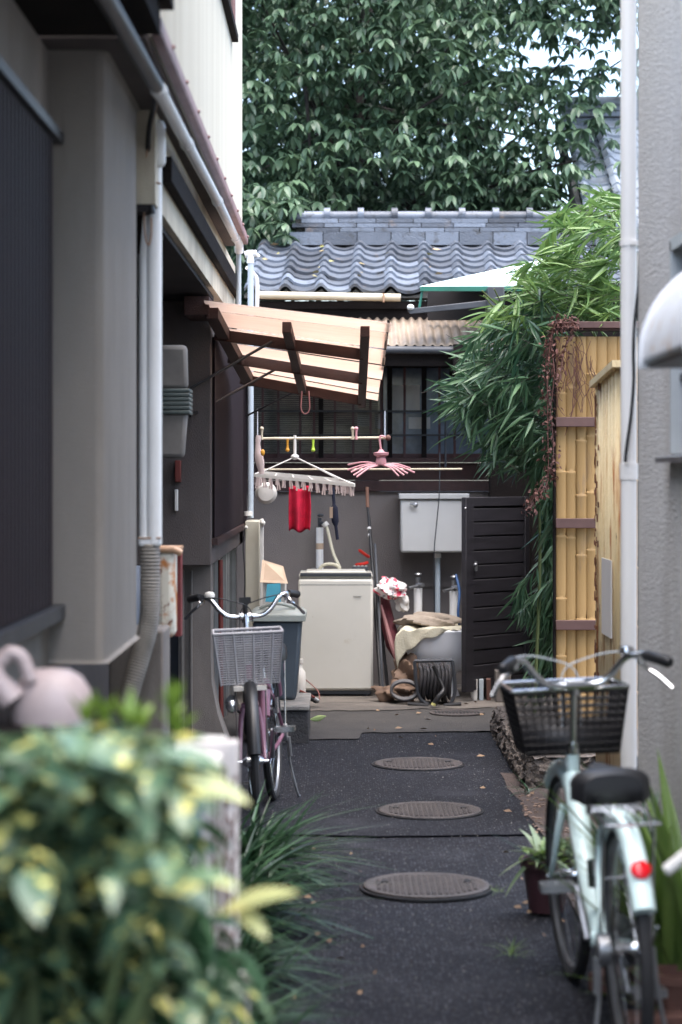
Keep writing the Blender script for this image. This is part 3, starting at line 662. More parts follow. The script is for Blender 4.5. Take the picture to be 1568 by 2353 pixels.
obj('clamp', MB().tube([(Xp, Yp, ZZ(566, Yp)), (Xp, Yp, ZZ(553, Yp))], .031, 20).box(Xp, Xp + .075, Yp - .035, Yp - .03, ZZ(564, Yp), ZZ(555, Yp)), 'pvc_beige', t)
cp = [(1487, -40), (1484, 40), (1478, 150), (1474, 300), (1472, 430), (1471, 552), (1468, 650), (1459, 740), (1456, 810), (1457, 870), (1451, 950), (1440, 1030), (1437, 1062)]
obj('black_cable', MB().tube(spath([P(x, y, 7.115) for x, y in cp], 5), .0055, 8), 'black_pl', cat='cable', label='thin black cable snaking down beside the beige downpipe')
# white hood over the window (near)
hd = thing('window_hood', 'rounded white metal hood with rusty corner sticking out of the right wall', 'hood', (.85, 5.0, 1.78))
def arc(n=12, inset=0):
    return [(Xr - (.258 - inset) * math.cos(a), 1.785 + inset * .3 + (.25 - inset) * math.sin(a)) for a in [k * math.pi / 2 / n for k in range(n + 1)]]
pr = arc(); po = [(Xr - .258, 1.77)] + pr + [(Xr, 1.77)]
obj('shell', MB().prism(po, 1, 4.5, 5.2), mat('hood_white', (.72, .73, .74), (.62, .63, .65), 4, .4, spots=[((.45, .25, .08), 12, .60, .68)]), hd, bevel=.012)
obj('underside', MB().box(Xr - .245, Xr, 4.52, 5.19, 1.760, 1.769), 'black_pl', hd)

# rough stone step
st = MB()
rs = random.Random(3)
def stepf(u, v):
    # cross-section: left face then top
    Y = 10.02 + 2.2 * u
    L = [(.868, 0.0), (.862, .05), (.872, .10), (.880, .142), (.905, .155), (1.1, .155), (1.4, .155), (1.9, .155)]
    k = v * (len(L) - 1); i = min(int(k), len(L) - 2); f = k - i
    x = L[i][0] * (1 - f) + L[i + 1][0] * f; z = L[i][1] * (1 - f) + L[i + 1][1] * f
    j = .016 if v < .65 else .005
    return (x + rs.uniform(-j, j), Y + rs.uniform(-j, j), max(0, z + rs.uniform(-j, j) * .7))
st.grid(stepf, 60, 21)
st.grid(lambda u, v: (.87 + .95 * u + rs.uniform(-.012, .012), 10.02 + rs.uniform(-.02, .02) + .02 * v, .152 * v + rs.uniform(-.008, .008) * (v > 0)), 50, 8)
obj('stone_step', st, 'stone', cat='step', label='rough pebbly stone step along the right side behind the mint bicycle')

# rusty corrugated panel
t = thing('rusted_sheet_panel', 'yellow corrugated metal sheet with rust streaks beside the downpipe', 'metal sheet', (1.2, 9.4, 0))
b = MB(); np_ = 60
def rp_(u, v):
    y = 9.05 + .8 * u; top = 1.955 - .05 * u
    return (1.2 + .016 * math.sin(u * 2 * math.pi * 7), y, .02 + (top - .02) * v)
b.grid(rp_, 176, 2); obj('sheet', b, 'rust_yellow', t, solid=.003)
obj('cap', MB().hexa([(1.16, 9.05, 1.955), (1.225, 9.05, 1.955), (1.225, 9.88, 1.90), (1.16, 9.88, 1.90), (1.16, 9.05, 1.985), (1.225, 9.05, 1.985), (1.225, 9.88, 1.93), (1.16, 9.88, 1.93)]), 'rust_yellow', t)
b = MB()
rz = random.Random(5)
for k in range(80):
    z = 1.90 - 1.45 * (k / 80) ** 1.1 + rz.uniform(-.04, .04); wv = rz.uniform(.004, .022); y = 9.84 - rz.uniform(0, .05) - (0 if k % 4 else rz.uniform(0, .12))
    b.box(1.178, 1.1815, y - wv, y + wv * .6, z - rz.uniform(.004, .035), z + rz.uniform(.003, .012))
obj('rust_flakes', b, mat('rust_flake', (.30, .11, .04), (.08, .03, .02), 20, .9), t, kind='stuff')
obj('patch', MB().box(1.176, 1.182, 9.22, 9.55, .78, 1.12), 'pvc_beige', t)
obj('end_post', MB().box(1.205, 1.245, 9.0, 9.04, 0, 1.96), 'rust_white', t)

# bamboo-look fence
t = thing('bamboo_fence', 'yellow bamboo cane fence with brown rails next to the rusted sheet', 'fence', (1.3, 11.1, .155))
Yf = 11.1; xa = XX(1277, Yf); cw = .0537
for k in range(8):
    x = xa + cw * (k + .5); zs = [.158]; z = .158 + random.uniform(.05, .3)
    prof = [(cw * .50, 0)]
    nodes = []
    while z < 2.1: nodes.append(z - .158); z += random.uniform(.26, .46)
    for nz in nodes: prof += [(cw * .50, nz - .014), (cw * .57, nz - .008), (cw * .57, nz), (cw * .44, nz + .004), (cw * .46, nz + .02), (cw * .50, nz + .05)]
    prof.append((cw * .50, 2.06))
    obj('cane', MB().lathe(prof, (0, 0, 0), 18).xf(Matrix.Translation((x, Yf + random.uniform(-.004, .004), .158)) @ Matrix.Diagonal((1.05, .42, 1, 1))), 'bamboo_cane', t)
for y in (748, 970, 1202, 1435, 1660):
    hh = .032 if y > 800 else .022
    obj('rail', MB().box(xa - .004, xa + (.34 if y > 800 else .5), Yf - .055, Yf - .028, ZZ(y, Yf) - hh * .8, ZZ(y, Yf) + hh * .8), 'rail', t, bevel=.003)
obj('cap_board', MB().box(xa - .0, xa + .5, Yf - .027, Yf + .05, ZZ(760, Yf), ZZ(742, Yf)), 'rail', t)
obj('end_stile', MB().box(xa - .012, xa - .001, Yf - .03, Yf + .03, .158, 2.2), 'black_wood', t)

# dark slatted door, open
dr = thing('slatted_door', 'open dark brown board door standing beside the wash basin', 'door', (.9, 13.9, .05))
dA, dB = Vector((XX(1066, 13.75), 13.75, 0)), Vector((XX(1212, 14.25), 14.25, 0)); dd = (dB - dA); dn = Vector((dd.y, -dd.x, 0)).normalized()
def dbar(a, b, z0, z1, th, off, nm, m='door', bev=.003):
    p, q = dA.lerp(dB, a) + dn * off, dA.lerp(dB, b) + dn * off
    return obj(nm, MB().bar(p + Vector((0, 0, (z0 + z1) / 2)), q + Vector((0, 0, (z0 + z1) / 2)), th, z1 - z0), m, dr, bevel=bev)
z0, z1 = ZZ(1588, 13.75), ZZ(1143, 13.75)
dbar(0, .12, z0 - .01, z1, .04, 0, 'stile'); dbar(.93, 1, z0 + .02, z1, .04, 0, 'stile')
dbar(.12, .93, z0 + .0, z0 + .07, .034, 0, 'rail'); dbar(.12, .93, z1 - .06, z1, .034, 0, 'rail')
nb = 12
for k in range(nb):
    a = z0 + .075 + (z1 - z0 - .14) * k / nb; c = z0 + .075 + (z1 - z0 - .14) * (k + 1) / nb
    dbar(.125, .925, a, c - .009, .022, random.uniform(-.003, .003), 'board')
dbar(.12, .93, z0 + .04, z1 - .02, .008, -.016, 'backing', 'black_pl', 0)
obj('knob', MB().tube([P(1094, 1290, 13.8), P(1094, 1312, 13.8)], .01, 8).ball(P(1093, 1298, 13.76), .014), 'steel', dr)
obj('screw', MB().ball(P(1070, 1168, 13.72), .007), 'chrome', dr)
# store room around it
t = thing('outhouse', 'dark timber outhouse behind the open board door', 'shed', (1.4, 14.2, 0))
obj('wall', MB().box(1.02, 2.2, 14.45, 14.6, 0, 2.3), 'black_wood', t)
obj('side_wall', MB().box(1.75, 1.85, 11.3, 14.44, 0, 2.25), 'black_wood', t)
obj('post', MB().box(XX(1222, 14.1), XX(1234, 14.1), 14.1, 14.15, 0, 1.5), 'black_wood', t)
# books / planks below the door, pier
for k, (x, m, lb) in enumerate(((1093, 'white_box', 'white slim board, left one of the pair under the slatted door'), (1107, 'pvc_blue', 'pale blue slim board, right one of the pair under the slatted door'), (1124, 'terracotta', 'dull brown slim board beside the pale pair under the door'))):
    obj('upright_board', MB().box(XX(x - 5, 13.8), XX(x + 5, 13.8), 13.82, 14.1, .017, ZZ(1562, 13.8)), m, cat='board', label=lb, bevel=.002)
obj('concrete_pier', MB().box(XX(1140, 13.7), XX(1175, 13.7), 13.7, 13.85, .016, .22), 'base_render', cat='pier', label='small grey concrete block right of the slim boards below the door', bevel=.006)

# ================================================================= WASHING AREA
ws = thing('washing_machine', 'cream top loading washing machine against the back wall', 'washing machine', (-.036, 14.3, .017))
x0, x1 = XX(686, 14.07), XX(858, 14.07)
obj('cabinet', MB().box(x0, x1, 14.07, 14.58, .055, .800), 'washer', ws, bevel=.018)
obj('top_frame', MB().box(x0 + .003, x1 - .003, 14.075, 14.60, .803, .832), 'washer', ws, bevel=.01)
obj('lid', MB().box(x0 + .05, x1 - .05, 14.14, 14.50, .834, .846), 'washer', ws, bevel=.004)
obj('control_panel', MB().box(x0 + .012, x1 - .012, 14.068, 14.10, .815, .838), 'washer_trim', ws, bevel=.003)
obj('display', MB().box(x1 - .14, x1 - .03, 14.500, 14.59, .832, .862), 'washer_trim', ws, bevel=.004)
obj('base', MB().box(x0 + .015, x1 - .015, 14.09, 14.55, .03, .054), 'washer_trim', ws)
obj('skirt_line', MB().box(x0 + .004, x1 - .004, 14.066, 14.075, .070, .074), mat('skirt', (.4, .38, .33)), ws)
b = MB()
for k in range(6): b.box(x1 - .13 + k * .009, x1 - .125 + k * .009, 14.064, 14.069, .680, .686)
obj('badge', b, 'steel', ws)
obj('hinge_seam', MB().box(x0 + .006, x1 - .006, 14.0695, 14.072, .757, .7605), 'washer_trim', ws)
for k in range(4): obj('button', MB().tube([(x1 - .12 + k * .026, 14.545, .862), (x1 - .12 + k * .026, 14.545, .868)], .008, 10), 'white_pl', ws)
obj('dial', MB().lathe([(.022, 0), (.020, .016), (.001, .018)], (x0 + .10, 14.54, .833), 18), 'steel', ws)
for sx in (x0 + .04, x1 - .04):
    for sy in (14.11, 14.52): obj('foot', MB().lathe([(.02, 0), (.02, .02), (.012, .03), (.012, .04)], (sx, sy, .017), 12), 'black_pl', ws)
# tap and pipe behind it
t = thing('washer_tap', 'upright white water pipe with tap behind the washing machine', 'tap', P(735, 1315, 14.8))
obj('pipe', MB().tube([P(735, 1330, 14.8), P(735, 1212, 14.8)], .026, 14), 'pvc', t)
obj('pipe_band', MB().tube([P(735, 1262, 14.8), P(735, 1248, 14.8)], .027, 14), 'carton', t)
obj('tap_body', MB().tube([P(735, 1214, 14.8), P(735, 1190, 14.8)], .014, 10).tube([P(735, 1200, 14.8), P(752, 1205, 14.72)], .012, 10).ball(P(737, 1184, 14.78), .02, (1.2, 1, .6)), 'dark_metal', t)
hs = thing('washer_hose', 'cream inlet hose curving from the tap to the washing machine', 'hose', P(760, 1310, 14.6))
obj('hose', MB().tube(spath([P(748, 1203, 14.72), P(755, 1225, 14.7), P(766, 1270, 14.66), P(782, 1306, 14.6)], 6), .011, 10), 'cloth_cream', hs)
obj('loop', MB().tube(spath([P(730, 1317, 14.55), P(740, 1301, 14.55), P(757, 1296, 14.55), P(775, 1300, 14.55), P(784, 1316, 14.55)], 6), .011, 10), 'cloth_cream', hs)
obj('connector', MB().tube([P(745, 1201, 14.71), P(751, 1209, 14.71)], .022, 10), 'white_pl', hs)

# cistern
t = thing('wall_cistern', 'white ceramic wall cistern mounted high on the back wall', 'cistern', P(990, 1270, 14.6))
xa_, xb_ = XX(921, 14.6), XX(1075, 14.6)
obj('tank', MB().box(xa_, xb_, 14.6, 14.86, ZZ(1270, 14.6), ZZ(1148, 14.6)), 'porcelain', t, bevel=.015)
obj('lid', MB().box(xa_ - .012, xb_ + .01, 14.58, 14.87, ZZ(1147, 14.6), ZZ(1134, 14.6)), 'porcelain', t, bevel=.006)
obj('lever', MB().tube([P(943, 1158, 14.58), P(957, 1161, 14.56)], .008, 8).ball(P(955, 1160, 14.57), .019, (1, .6, 1)), 'steel', t)
obj('flush_pipe', MB().tube([P(1006, 1270, 14.72), P(1006, 1440, 14.72)], .018, 12), 'pvc_blue', t)
obj('pipe_collar', MB().tube([P(1006, 1272, 14.72), P(1006, 1282, 14.72)], .025, 12), 'pvc_beige', t)
obj('grey_cord', MB().tube(spath([P(1011, 1040, 14.55), P(1010, 1130, 14.52), P(1004, 1200, 14.55), P(998, 1275, 14.58), P(999, 1420, 14.7)], 6), .0038, 6), 'dark_metal', cat='cord', label='thin grey cord hanging down over the front of the cistern')
def tap2(x, y0, y1, lb):
    t = thing('stand_pipe', lb, 'tap', P(x, y1, 14.4))
    obj('pipe', MB().tube([P(x, y1, 14.4), P(x, y0, 14.4)], .029, 14), 'pvc', t)
    obj('tap_body', MB().tube([P(x, y0 + 3, 14.4), P(x, y0 - 25, 14.4)], .015, 10).tube([P(x - 3, y0 - 8, 14.4), P(x + 12, y0 - 8, 14.35)], .014, 10).tube([P(x, y0 - 6, 14.38), P(x - 22, y0, 14.3)], .011, 10).lathe([(.02, 0), (.026, .008), (.02, .016)], P(x, y0 - 30, 14.4), 10), 'steel', t)
tap2(961, 1352, 1425, 'grey standpipe with tap left of the green flush pipe')
tap2(1043, 1358, 1440, 'grey standpipe with tap close to the open board door')
obj('blue_hose', MB().tube(spath([P(1048, 1320, 14.3), P(1056, 1360, 14.25), P(1053, 1410, 14.2), P(1058, 1450, 14.2)], 6), .009, 8), 'blue_pl', cat='hose', label='short blue hose hanging at the tap next to the door edge')
# sink
sk = thing('wash_basin', 'white ceramic pedestal basin half covered by a cloth', 'basin', (.7, 14.1, .017))
sx, sy = XX(1015, 14.1), 14.12
b = MB(); n = 28
prof = [(.08, .13), (.15, .18), (.22, .25), (.255, .32), (.268, .40), (.276, .425), (.280, .44), (.272, .45), (.25, .445), (.21, .38), (.13, .33), (.01, .32)]
b.lathe(prof, (0, 0, 0), n); b.xf(Matrix.Translation((sx, sy, .017)) @ Matrix.Diagonal((1.0, .80, 1.0, 1)))
obj('bowl', b, 'sinkwhite', sk)
b = MB().lathe([(.095, 0), (.075, .05), (.06, .12), (.075, .17)], (0, 0, 0), 20); b.xf(Matrix.Translation((sx + .03, sy + .03, .017)))
obj('pedestal', b, 'sinkwhite', sk)
# cloth over the basin: large cream towel, draped
def clothf(u, v):
    # u across left->right, v back->front then down
    x = XX(921, 14.0) + u * (.40 - .16 * max(0, v - .5))
    zt = .478 + .008 * math.sin(u * 9 + v * 4)
    y = 14.36 - .46 * min(v / .62, 1)
    z = zt
    if v > .62: z = zt - (v - .62) / .38 * (.012 + .15 * (1 - u) ** 1.4); y = 13.90 - .015 * math.sin(u * 12)
    if u < .06: z -= (.06 - u) * 1.6
    return (x + .012 * math.sin(v * 7) - (.03 if u < .05 else 0), y + .006 * math.sin(u * 22), z + .006 * math.sin(u * 17 + v * 13))
obj('cream_cloth', MB().grid(clothf, 36, 30), 'cloth_cream', cat='cloth', label='cream cloth draped over the front of the white basin', solid=.006)
def lump(c, r, sc, seed, amp=.18, n=28, m=18):
    rs = random.Random(seed); ph = [(rs.uniform(2, 7), rs.uniform(2, 7), rs.uniform(0, 6)) for _ in range(5)]
    b = MB(); b.ball((0, 0, 0), 1, (1, 1, 1), n, m); o = []
    for x, y, z in b.v:
        k = 1 + amp * sum(math.sin(p * x + q * z + h) * math.cos(q * y + h) for p, q, h in ph) / 2
        o.append((c[0] + x * r * sc[0] * k, c[1] + y * r * sc[1] * k, c[2] + z * r * sc[2] * k))
    b.v = o; return b
obj('beige_cloth', lump(P(985, 1425, 14.15), .17, (1.15, .7, .26), 4, .25), 'cloth_beige', cat='cloth', label='crumpled stained beige cloth heaped on top of the cream cloth')
# hose reel
t = thing('hose_reel', 'black hose reel with coiled dark hose standing before the basin', 'hose reel', P(1000, 1622, 13.6))
c = P(1000, 1568, 13.65)
fr = spath([P(953, 1519, 13.55), P(957, 1570, 13.55), P(966, 1605, 13.55), P(985, 1620, 13.55)], 5)
fr2 = spath([P(1040, 1519, 13.55), P(1046, 1570, 13.55), P(1044, 1600, 13.55), P(1034, 1620, 13.55)], 5)
obj('frame', MB().tube(fr, .012, 8).tube([P(953, 1519, 13.55), P(1040, 1517, 13.55)], .012, 8), 'dark_metal', t)
obj('frame', MB().tube(fr2, .012, 8), 'dark_metal', t)
obj('foot', MB().tube([P(938, 1617, 13.52), P(985, 1621, 13.5)], .012, 8).tube([P(1020, 1621, 13.5), P(1060, 1617, 13.5)], .012, 8), 'black_pl', t)
b = MB()
for k in range(9):
    x = c.x - .095 + k * .023; rr = .115 + .012 * math.sin(k * 2.1)
    b.tube([(x + .006 * math.sin(a * 3), c.y + rr * math.cos(a), c.z + rr * math.sin(a)) for a in [j * math.pi / 12 for j in range(24)]], .0105, 8, closed=True)
obj('hose', b, 'hose_black', t)
obj('drum', MB().tube([(c.x - .1, c.y, c.z), (c.x + .1, c.y, c.z)], .09, 20), 'black_pl', t)
obj('nozzle', MB().tube(spath([P(996, 1530, 13.45), P(1008, 1556, 13.45), P(1020, 1585, 13.42), P(1008, 1602, 13.4), P(998, 1618, 13.4)], 4), [.012] * 9 + [.018] * 8, 10), 'black_pl', t)
obj('nozzle_tip', MB().tube([P(998, 1616, 13.39), P(996, 1621, 13.39)], .016, 10), 'lid_edge', t)
b = MB()
for k in range(3):
    cc = P(930, 1588, 13.6); b.tube([cc + Vector((.085 * math.cos(a), .02 * k + .03 * math.sin(a), .055 * math.sin(a) + .004 * k)) for a in [j * math.pi / 12 for j in range(24)]], .0095, 8, closed=True)
obj('coiled_hose', b, 'hose_black', cat='hose', label='loose black hose coil lying left of the hose reel')
obj('brown_sack', lump(P(912, 1590, 13.75), .09, (1.3, .8, .55), 9, .4), 'bag_brown', cat='sack', label='crumpled brown sack on the floor left of the hose coil')
obj('small_sack', lump(P(932, 1555, 13.95), .11, (.7, .6, 1.1), 12, .35), 'bag_brown', cat='sack', label='taller dim brown sack wedged under the left of the basin')
obj('floral_bag', lump(P(900, 1352, 14.2), .085, (1.15, .7, .75), 5, .28), 'bag', cat='bag', label='white plastic bag with red and navy pattern beside the washer')
obj('small_bag', lump(P(925, 1385, 14.25), .045, (1, .7, 1.3), 6, .3), 'white_pl', cat='bag', label='small pale bag hanging under the patterned bag')
t = thing('closed_umbrella', 'maroon closed umbrella leaning between washer and basin', 'umbrella', P(915, 1530, 14.1))
obj('canopy', MB().tube([P(880, 1345, 14.35), P(893, 1440, 14.25), P(905, 1480, 14.2), P(920, 1530, 14.1)], [.02, .05, .055, .012], 9), 'cloth_maroon', t)
obj('canopy_fold', MB().tube([P(876, 1390, 14.2), P(897, 1470, 14.12), P(912, 1520, 14.05)], [.008, .018, .012], 7), mat('dusty_rose', (.28, .12, .12)), t)
t = thing('fishing_rod', 'dark telescopic rod with red grip leaning on the wall right of the washer', 'rod', P(868, 1600, 14.0))
obj('shaft', MB().tube([P(877, 1602, 14.0), P(862, 1380, 14.35), P(849, 1200, 14.7), P(845, 1165, 14.75)], [.013, .013, .011, .007], 10), 'black_pl', t)
obj('grip', MB().tube([P(845, 1166, 14.75), P(844, 1120, 14.8)], .012, 10), mat('rod_cork', (.33, .16, .10)), t)
obj('ring', MB().tube([P(848.5, 1213, 14.67), P(849, 1217, 14.66)], .014, 10).tube([P(850, 1228, 14.65), P(850.5, 1232, 14.64)], .014, 10), 'pvc_beige', t)
obj('black_pole', MB().tube([P(881, 1600, 13.95), P(872, 1430, 14.1), P(862, 1250, 14.55)], .009, 8), 'dark_metal', cat='pole', label='thin steel blue pole leaning beside the telescopic rod')
obj('broom_handle', MB().tube([P(893, 1595, 14.1), P(874, 1420, 14.3)], .011, 8), 'black_pl', cat='pole', label='short black pole behind the closed umbrella')
for (x, y, dx, dy, lb) in ((838, 1272, 14, 9, 'upper red plastic clip hooked on the back wall'), (833, 1295, 17, -3, 'lower red plastic clip lying flat against the back wall')):
    obj('red_clip', MB().tube(spath([P(x - dx, y - dy, 14.7), P(x, y + 1, 14.68), P(x + dx * .8, y + dy, 14.7)], 5), [.003] + [.011] * 9 + [.008], 8, flat=.5), 'red_pl', cat='clip', label=lb)

# cream cabinet (meter), carton, packet, bin, block
t = thing('meter_cabinet', 'tall cream metal cabinet under the pale vertical pipe', 'cabinet', P(585, 1440, 13.8))
obj('body', MB().box(XX(564, 13.8), XX(597, 13.8), 13.8, 14.2, .30, ZZ(1197, 13.8)), 'cream_box', t, bevel=.006)
obj('door_edge', MB().box(XX(598, 13.75), XX(606, 13.75), 13.75, 13.78, .30, ZZ(1192, 13.8)), 'white_box', t, bevel=.003)
obj('latch', MB().ball(P(604, 1202, 13.74), .018), 'white_pl', t); obj('latch', MB().ball(P(566, 1212, 13.78), .012), 'white_pl', t)
obj('thin_wire', MB().tube(spath([P(563, 1215, 13.76), P(559, 1260, 13.76), P(563, 1320, 13.76), P(561, 1400, 13.76)], 5), .0035, 6), 'black_pl', cat='wire', label='thin dark wire hanging in front of the cream cabinet')
t = thing('cardboard_box', 'open tan cardboard box with raised flap behind the rubbish bin', 'box', P(628, 1400, 13.0))
obj('flap', MB().hexa([P(598, 1338, 13.2), P(662, 1341, 13.1), P(662, 1341, 13.11), P(598, 1338, 13.21), P(603, 1286, 13.35), P(651, 1301, 13.3), P(651, 1301, 13.31), P(603, 1286, 13.36)]), 'carton', t)
obj('carton', MB().box(XX(604, 13.15), XX(656, 13.15), 13.2, 13.45, .55, ZZ(1336, 13.15)), 'white_box', t, bevel=.004)
obj('teal_packet', MB().hexa([P(610, 1383, 12.9), P(646, 1383, 12.9), P(646, 1383, 12.95), P(610, 1383, 12.95), P(614, 1342, 12.95), P(645, 1340, 12.95), P(645, 1340, 13.0), P(614, 1342, 13.0)]), 'teal', cat='packet', label='bright teal packet standing on the bin under the cardboard flap')
obj('support_stand', MB().box(XX(604, 13.2), XX(652, 13.2), 13.22, 13.42, 0.01, .548), 'black_wood', cat='stand', label='dark stand holding the cardboard box behind the bin')
bn = thing('rubbish_bin', 'grey blue plastic bin with pale green lid behind the left bicycle', 'bin', (-.33, 12.2, .2))
def rbox(x0, x1, y0, y1, z): return [Vector((x0, y0, z)), Vector((x1, y0, z)), Vector((x1, y1, z)), Vector((x0, y1, z))]
obj('body', MB().hexa(rbox(-.46, -.255, 12.0, 12.32, .215) + rbox(-.50, -.222, 11.95, 12.38, .665)), 'bin', bn, bevel=.02)
def lidf(u, v):
    x = -.52 + .32 * u; y = 11.92 + .48 * v; return (x, y, .70 + .055 * (math.sin(math.pi * u) ** .5) * (math.sin(math.pi * v) ** .4))
obj('lid', MB().grid(lidf, 20, 16).box(-.52, -.20, 11.92, 12.40, .665, .70), 'bin_lid', bn, bevel=.004)
obj('lid_grip', MB().tube(spath([(-.46, 11.99, .74), (-.36, 11.96, .765), (-.26, 11.99, .74)], 5), .010, 8), 'bin_lid', bn)
t = thing('concrete_block', 'dark hollow concrete block with pale top slab under the bin', 'block', (-.26, 11.9, 0))
obj('block', MB().box(-.52, -.18, 11.72, 12.4, 0, .185), 'block', t, bevel=.006)
obj('slab', MB().box(-.53, -.175, 11.70, 12.42, .188, .213), 'block_top', t, bevel=.006)
obj('white_bottle', MB().lathe([(.035, 0), (.038, .10), (.035, .19), (.015, .22), (.015, .25), (.02, .25), (.02, .275)], P(690, 1612, 13.7) - Vector((0, 0, .0)), 14), 'white_pl', cat='bottle', label='white bottle standing between the bin and the washing machine')
t = thing('dust_brush', 'black and red hand brush lying on the floor by the bin', 'brush', P(715, 1610, 13.5))
obj('handle', MB().tube([P(688, 1592, 13.5), P(728, 1612, 13.45)], .014, 8), 'black_pl', t)
obj('back', MB().tube([P(690, 1587, 13.48), P(724, 1603, 13.43)], .008, 8), 'red_pole', t)
obj('tip', MB().tube([P(724, 1606, 13.43), P(733, 1612, 13.42)], .013, 8), 'steel', t)
b = MB()
for k in range(70):
    X, Y = random.choice([(random.uniform(-.2, .1), random.uniform(4.5, 9)), (random.uniform(.6, .95), random.uniform(6.5, 10)), (random.uniform(-.3, .9), random.uniform(11, 13.8))]); s_ = random.uniform(.008, .028); a = random.uniform(0, 6); i = len(b.v)
    b.v += [(X + s_ * math.cos(a), Y + s_ * math.sin(a), .022), (X - s_ * .4 * math.sin(a), Y + s_ * .4 * math.cos(a), .03), (X - s_ * math.cos(a), Y - s_ * math.sin(a), .022), (X + s_ * .4 * math.sin(a), Y - s_ * .4 * math.cos(a), .020)]; b.f.append((i, i + 1, i + 2, i + 3))
obj('leaf_litter', b, mat('litter', (.30, .20, .12), (.10, .06, .04), 5, .8, island=.8), kind='stuff', label='dry brown leaf bits strewn along the edges of the alley', cat='leaves')
obj('power_cord', MB().tube(spath([P(690, 1552, 13.8), P(715, 1572, 13.75), P(732, 1590, 13.7), P(735, 1608, 13.65)], 5), .004, 6), 'red_pole', cat='cord', label='thin brown cord curling down before the washer corner')
# green leaf on floor
b = MB().grid(lambda u, v: P(712 + 38 * u, 1655 - 7 * (v - .5) * math.sin(math.pi * u) * 2 - 8 * u * u, 12.7) + Vector((0, 0, .005)), 8, 3)
obj('fallen_leaf', b, mat('pale_leaf', (.45, .55, .25), (.3, .42, .15)), cat='leaf', label='single pale green leaf lying on the concrete floor', solid=.002)

# ================================================================= LAUNDRY
Yl = 13.2
t = thing('drying_pole', 'upper beige laundry pole carrying clips and hangers', 'pole', P(740, 1007, Yl))
obj('pole', MB().tube([P(590, 1008, Yl), P(893, 1006, Yl)], .0085, 10), 'pole_beige', t)
obj('end_knob', MB().ball(P(892, 1006, Yl), .018), 'terracotta', t)
obj('hook', MB().tube([P(592, 1008, Yl + .02), P(592, 940, Yl + .3)], .004, 6).tube([P(885, 1006, Yl + .02), P(885, 945, Yl + .3)], .004, 6), 'steel', t)
obj('drying_pole', MB().tube([P(600, 1079, 14.0), P(1062, 1078, 14.0)], .0065, 10), 'pole_beige', cat='pole', label='lower thin laundry pole in front of the dark board')
for x, m, lb in ((602, 'pole_beige', 'cream clothes peg standing up near the pole left end'), (661, 'orange_pl', 'orange clothes peg hanging on the upper pole'), (720, 'lime_pl', 'lime green clothes peg hanging on the upper pole'), (811, 'pole_beige', 'beige clothes peg upright left of the pink one'), (819, 'pink', 'pink clothes peg clipped near the middle right of the pole')):
    up = x in (602, 811, 819)
    a, c_ = (P(x, 1010, Yl - .01), P(x, 985 if up else 1034, Yl - .01))
    b = MB().tube([a, a.lerp(c_, .5), c_], [.009, .006, .011], 8).ball(c_, .013)
    obj('clothes_peg', b, m, cat='peg', group='clothes pegs on the upper pole', label=lb)
# octopus rack
t = thing('peg_airer', 'white rectangular peg airer hanging from the upper laundry pole', 'airer', P(700, 1110, Yl))
hook = P(678, 1050, Yl)
obj('hook', MB().tube([P(678, 1000, Yl), hook], .0095, 8).ball(hook, .026, (1, 1, .7)), 'white_pl', t)
c4 = [P(586, 1094, Yl - .05), P(815, 1116, Yl - .25), P(760, 1100, Yl + .3), P(610, 1090, Yl + .35)]
z_ = c4[0].z
c4 = [Vector((XX(586, 13.1), 13.1, ZZ(1092, 13.1))), Vector((XX(815, 12.85), 12.85, ZZ(1115, 12.85))), Vector((XX(782, 13.35), 13.35, ZZ(1103, 13.35))), Vector((XX(600, 13.55), 13.55, ZZ(1086, 13.55)))]
b = MB()
for i in range(4): b.bar(c4[i], c4[(i + 1) % 4], .010, .02)
for f in (.2, .4, .6, .8): b.bar(c4[0].lerp(c4[1], f), c4[3].lerp(c4[2], f), .006, .008)
b.bar(c4[0].lerp(c4[3], .5), c4[1].lerp(c4[2], .5), .008, .010)
obj('frame', b, 'white_pl', t)
b = MB()
for c_ in c4: b.tube([hook, c_], .0035, 6)
obj('arm', b, 'white_pl', t)
pegm = meshdata('peg', MB().hexa([(-.012, -.004, -.055), (-.003, -.004, -.055), (-.003, .004, -.055), (-.012, .004, -.055), (-.007, -.004, 0), (-.0, -.004, 0), (-.0, .004, 0), (-.007, .004, 0)]).hexa([(.003, -.004, -.055), (.012, -.004, -.055), (.012, .004, -.055), (.003, .004, -.055), (0.001, -.004, 0), (.007, -.004, 0), (.007, .004, 0), (0.001, .004, 0)]), 'clip_pink')
for e in range(4):
    nn = (15, 6, 12, 6)[e]
    for k in range(nn):
        p = c4[e].lerp(c4[(e + 1) % 4], (k + .5) / nn); inst('peg', pegm, p - Vector((0, 0, .012)), t, (0, random.uniform(-.15, .15), random.uniform(-.5, .5)), (1, 1, random.uniform(.85, 1.25)))
# red cloth
def redf(u, v):
    x = XX(665 + 47 * u + 4 * math.sin(v * 3) * (u - .3), 13.0); z = ZZ(1120 + 100 * v - 4 * math.sin(u * 9), 13.0)
    return (x, 13.0 + .025 * math.sin(u * math.pi * 3.2 + .5) * (.4 + v), z)
obj('red_cloth', MB().grid(redf, 24, 14), 'cloth_red', cat='cloth', label='bright red cloth pegged on the white airer', solid=.004)
obj('navy_strap', MB().tube(spath([P(765, 1120, 13.0), P(768, 1160, 13.0), P(770, 1190, 13.0), P(776, 1240, 13.0)], 5), [.010] * 6 + [.022] * 6 + [.01] * 4, 8, flat=.4), 'cloth_navy', cat='cloth', label='narrow navy cloth hanging from the airer right end')
obj('peach_tag', MB().box(XX(758, 12.98), XX(765, 12.98), 12.95, 12.98, ZZ(1190, 12.98), ZZ(1165, 12.98)), 'carton', cat='tag', label='small peach tag beside the navy cloth')
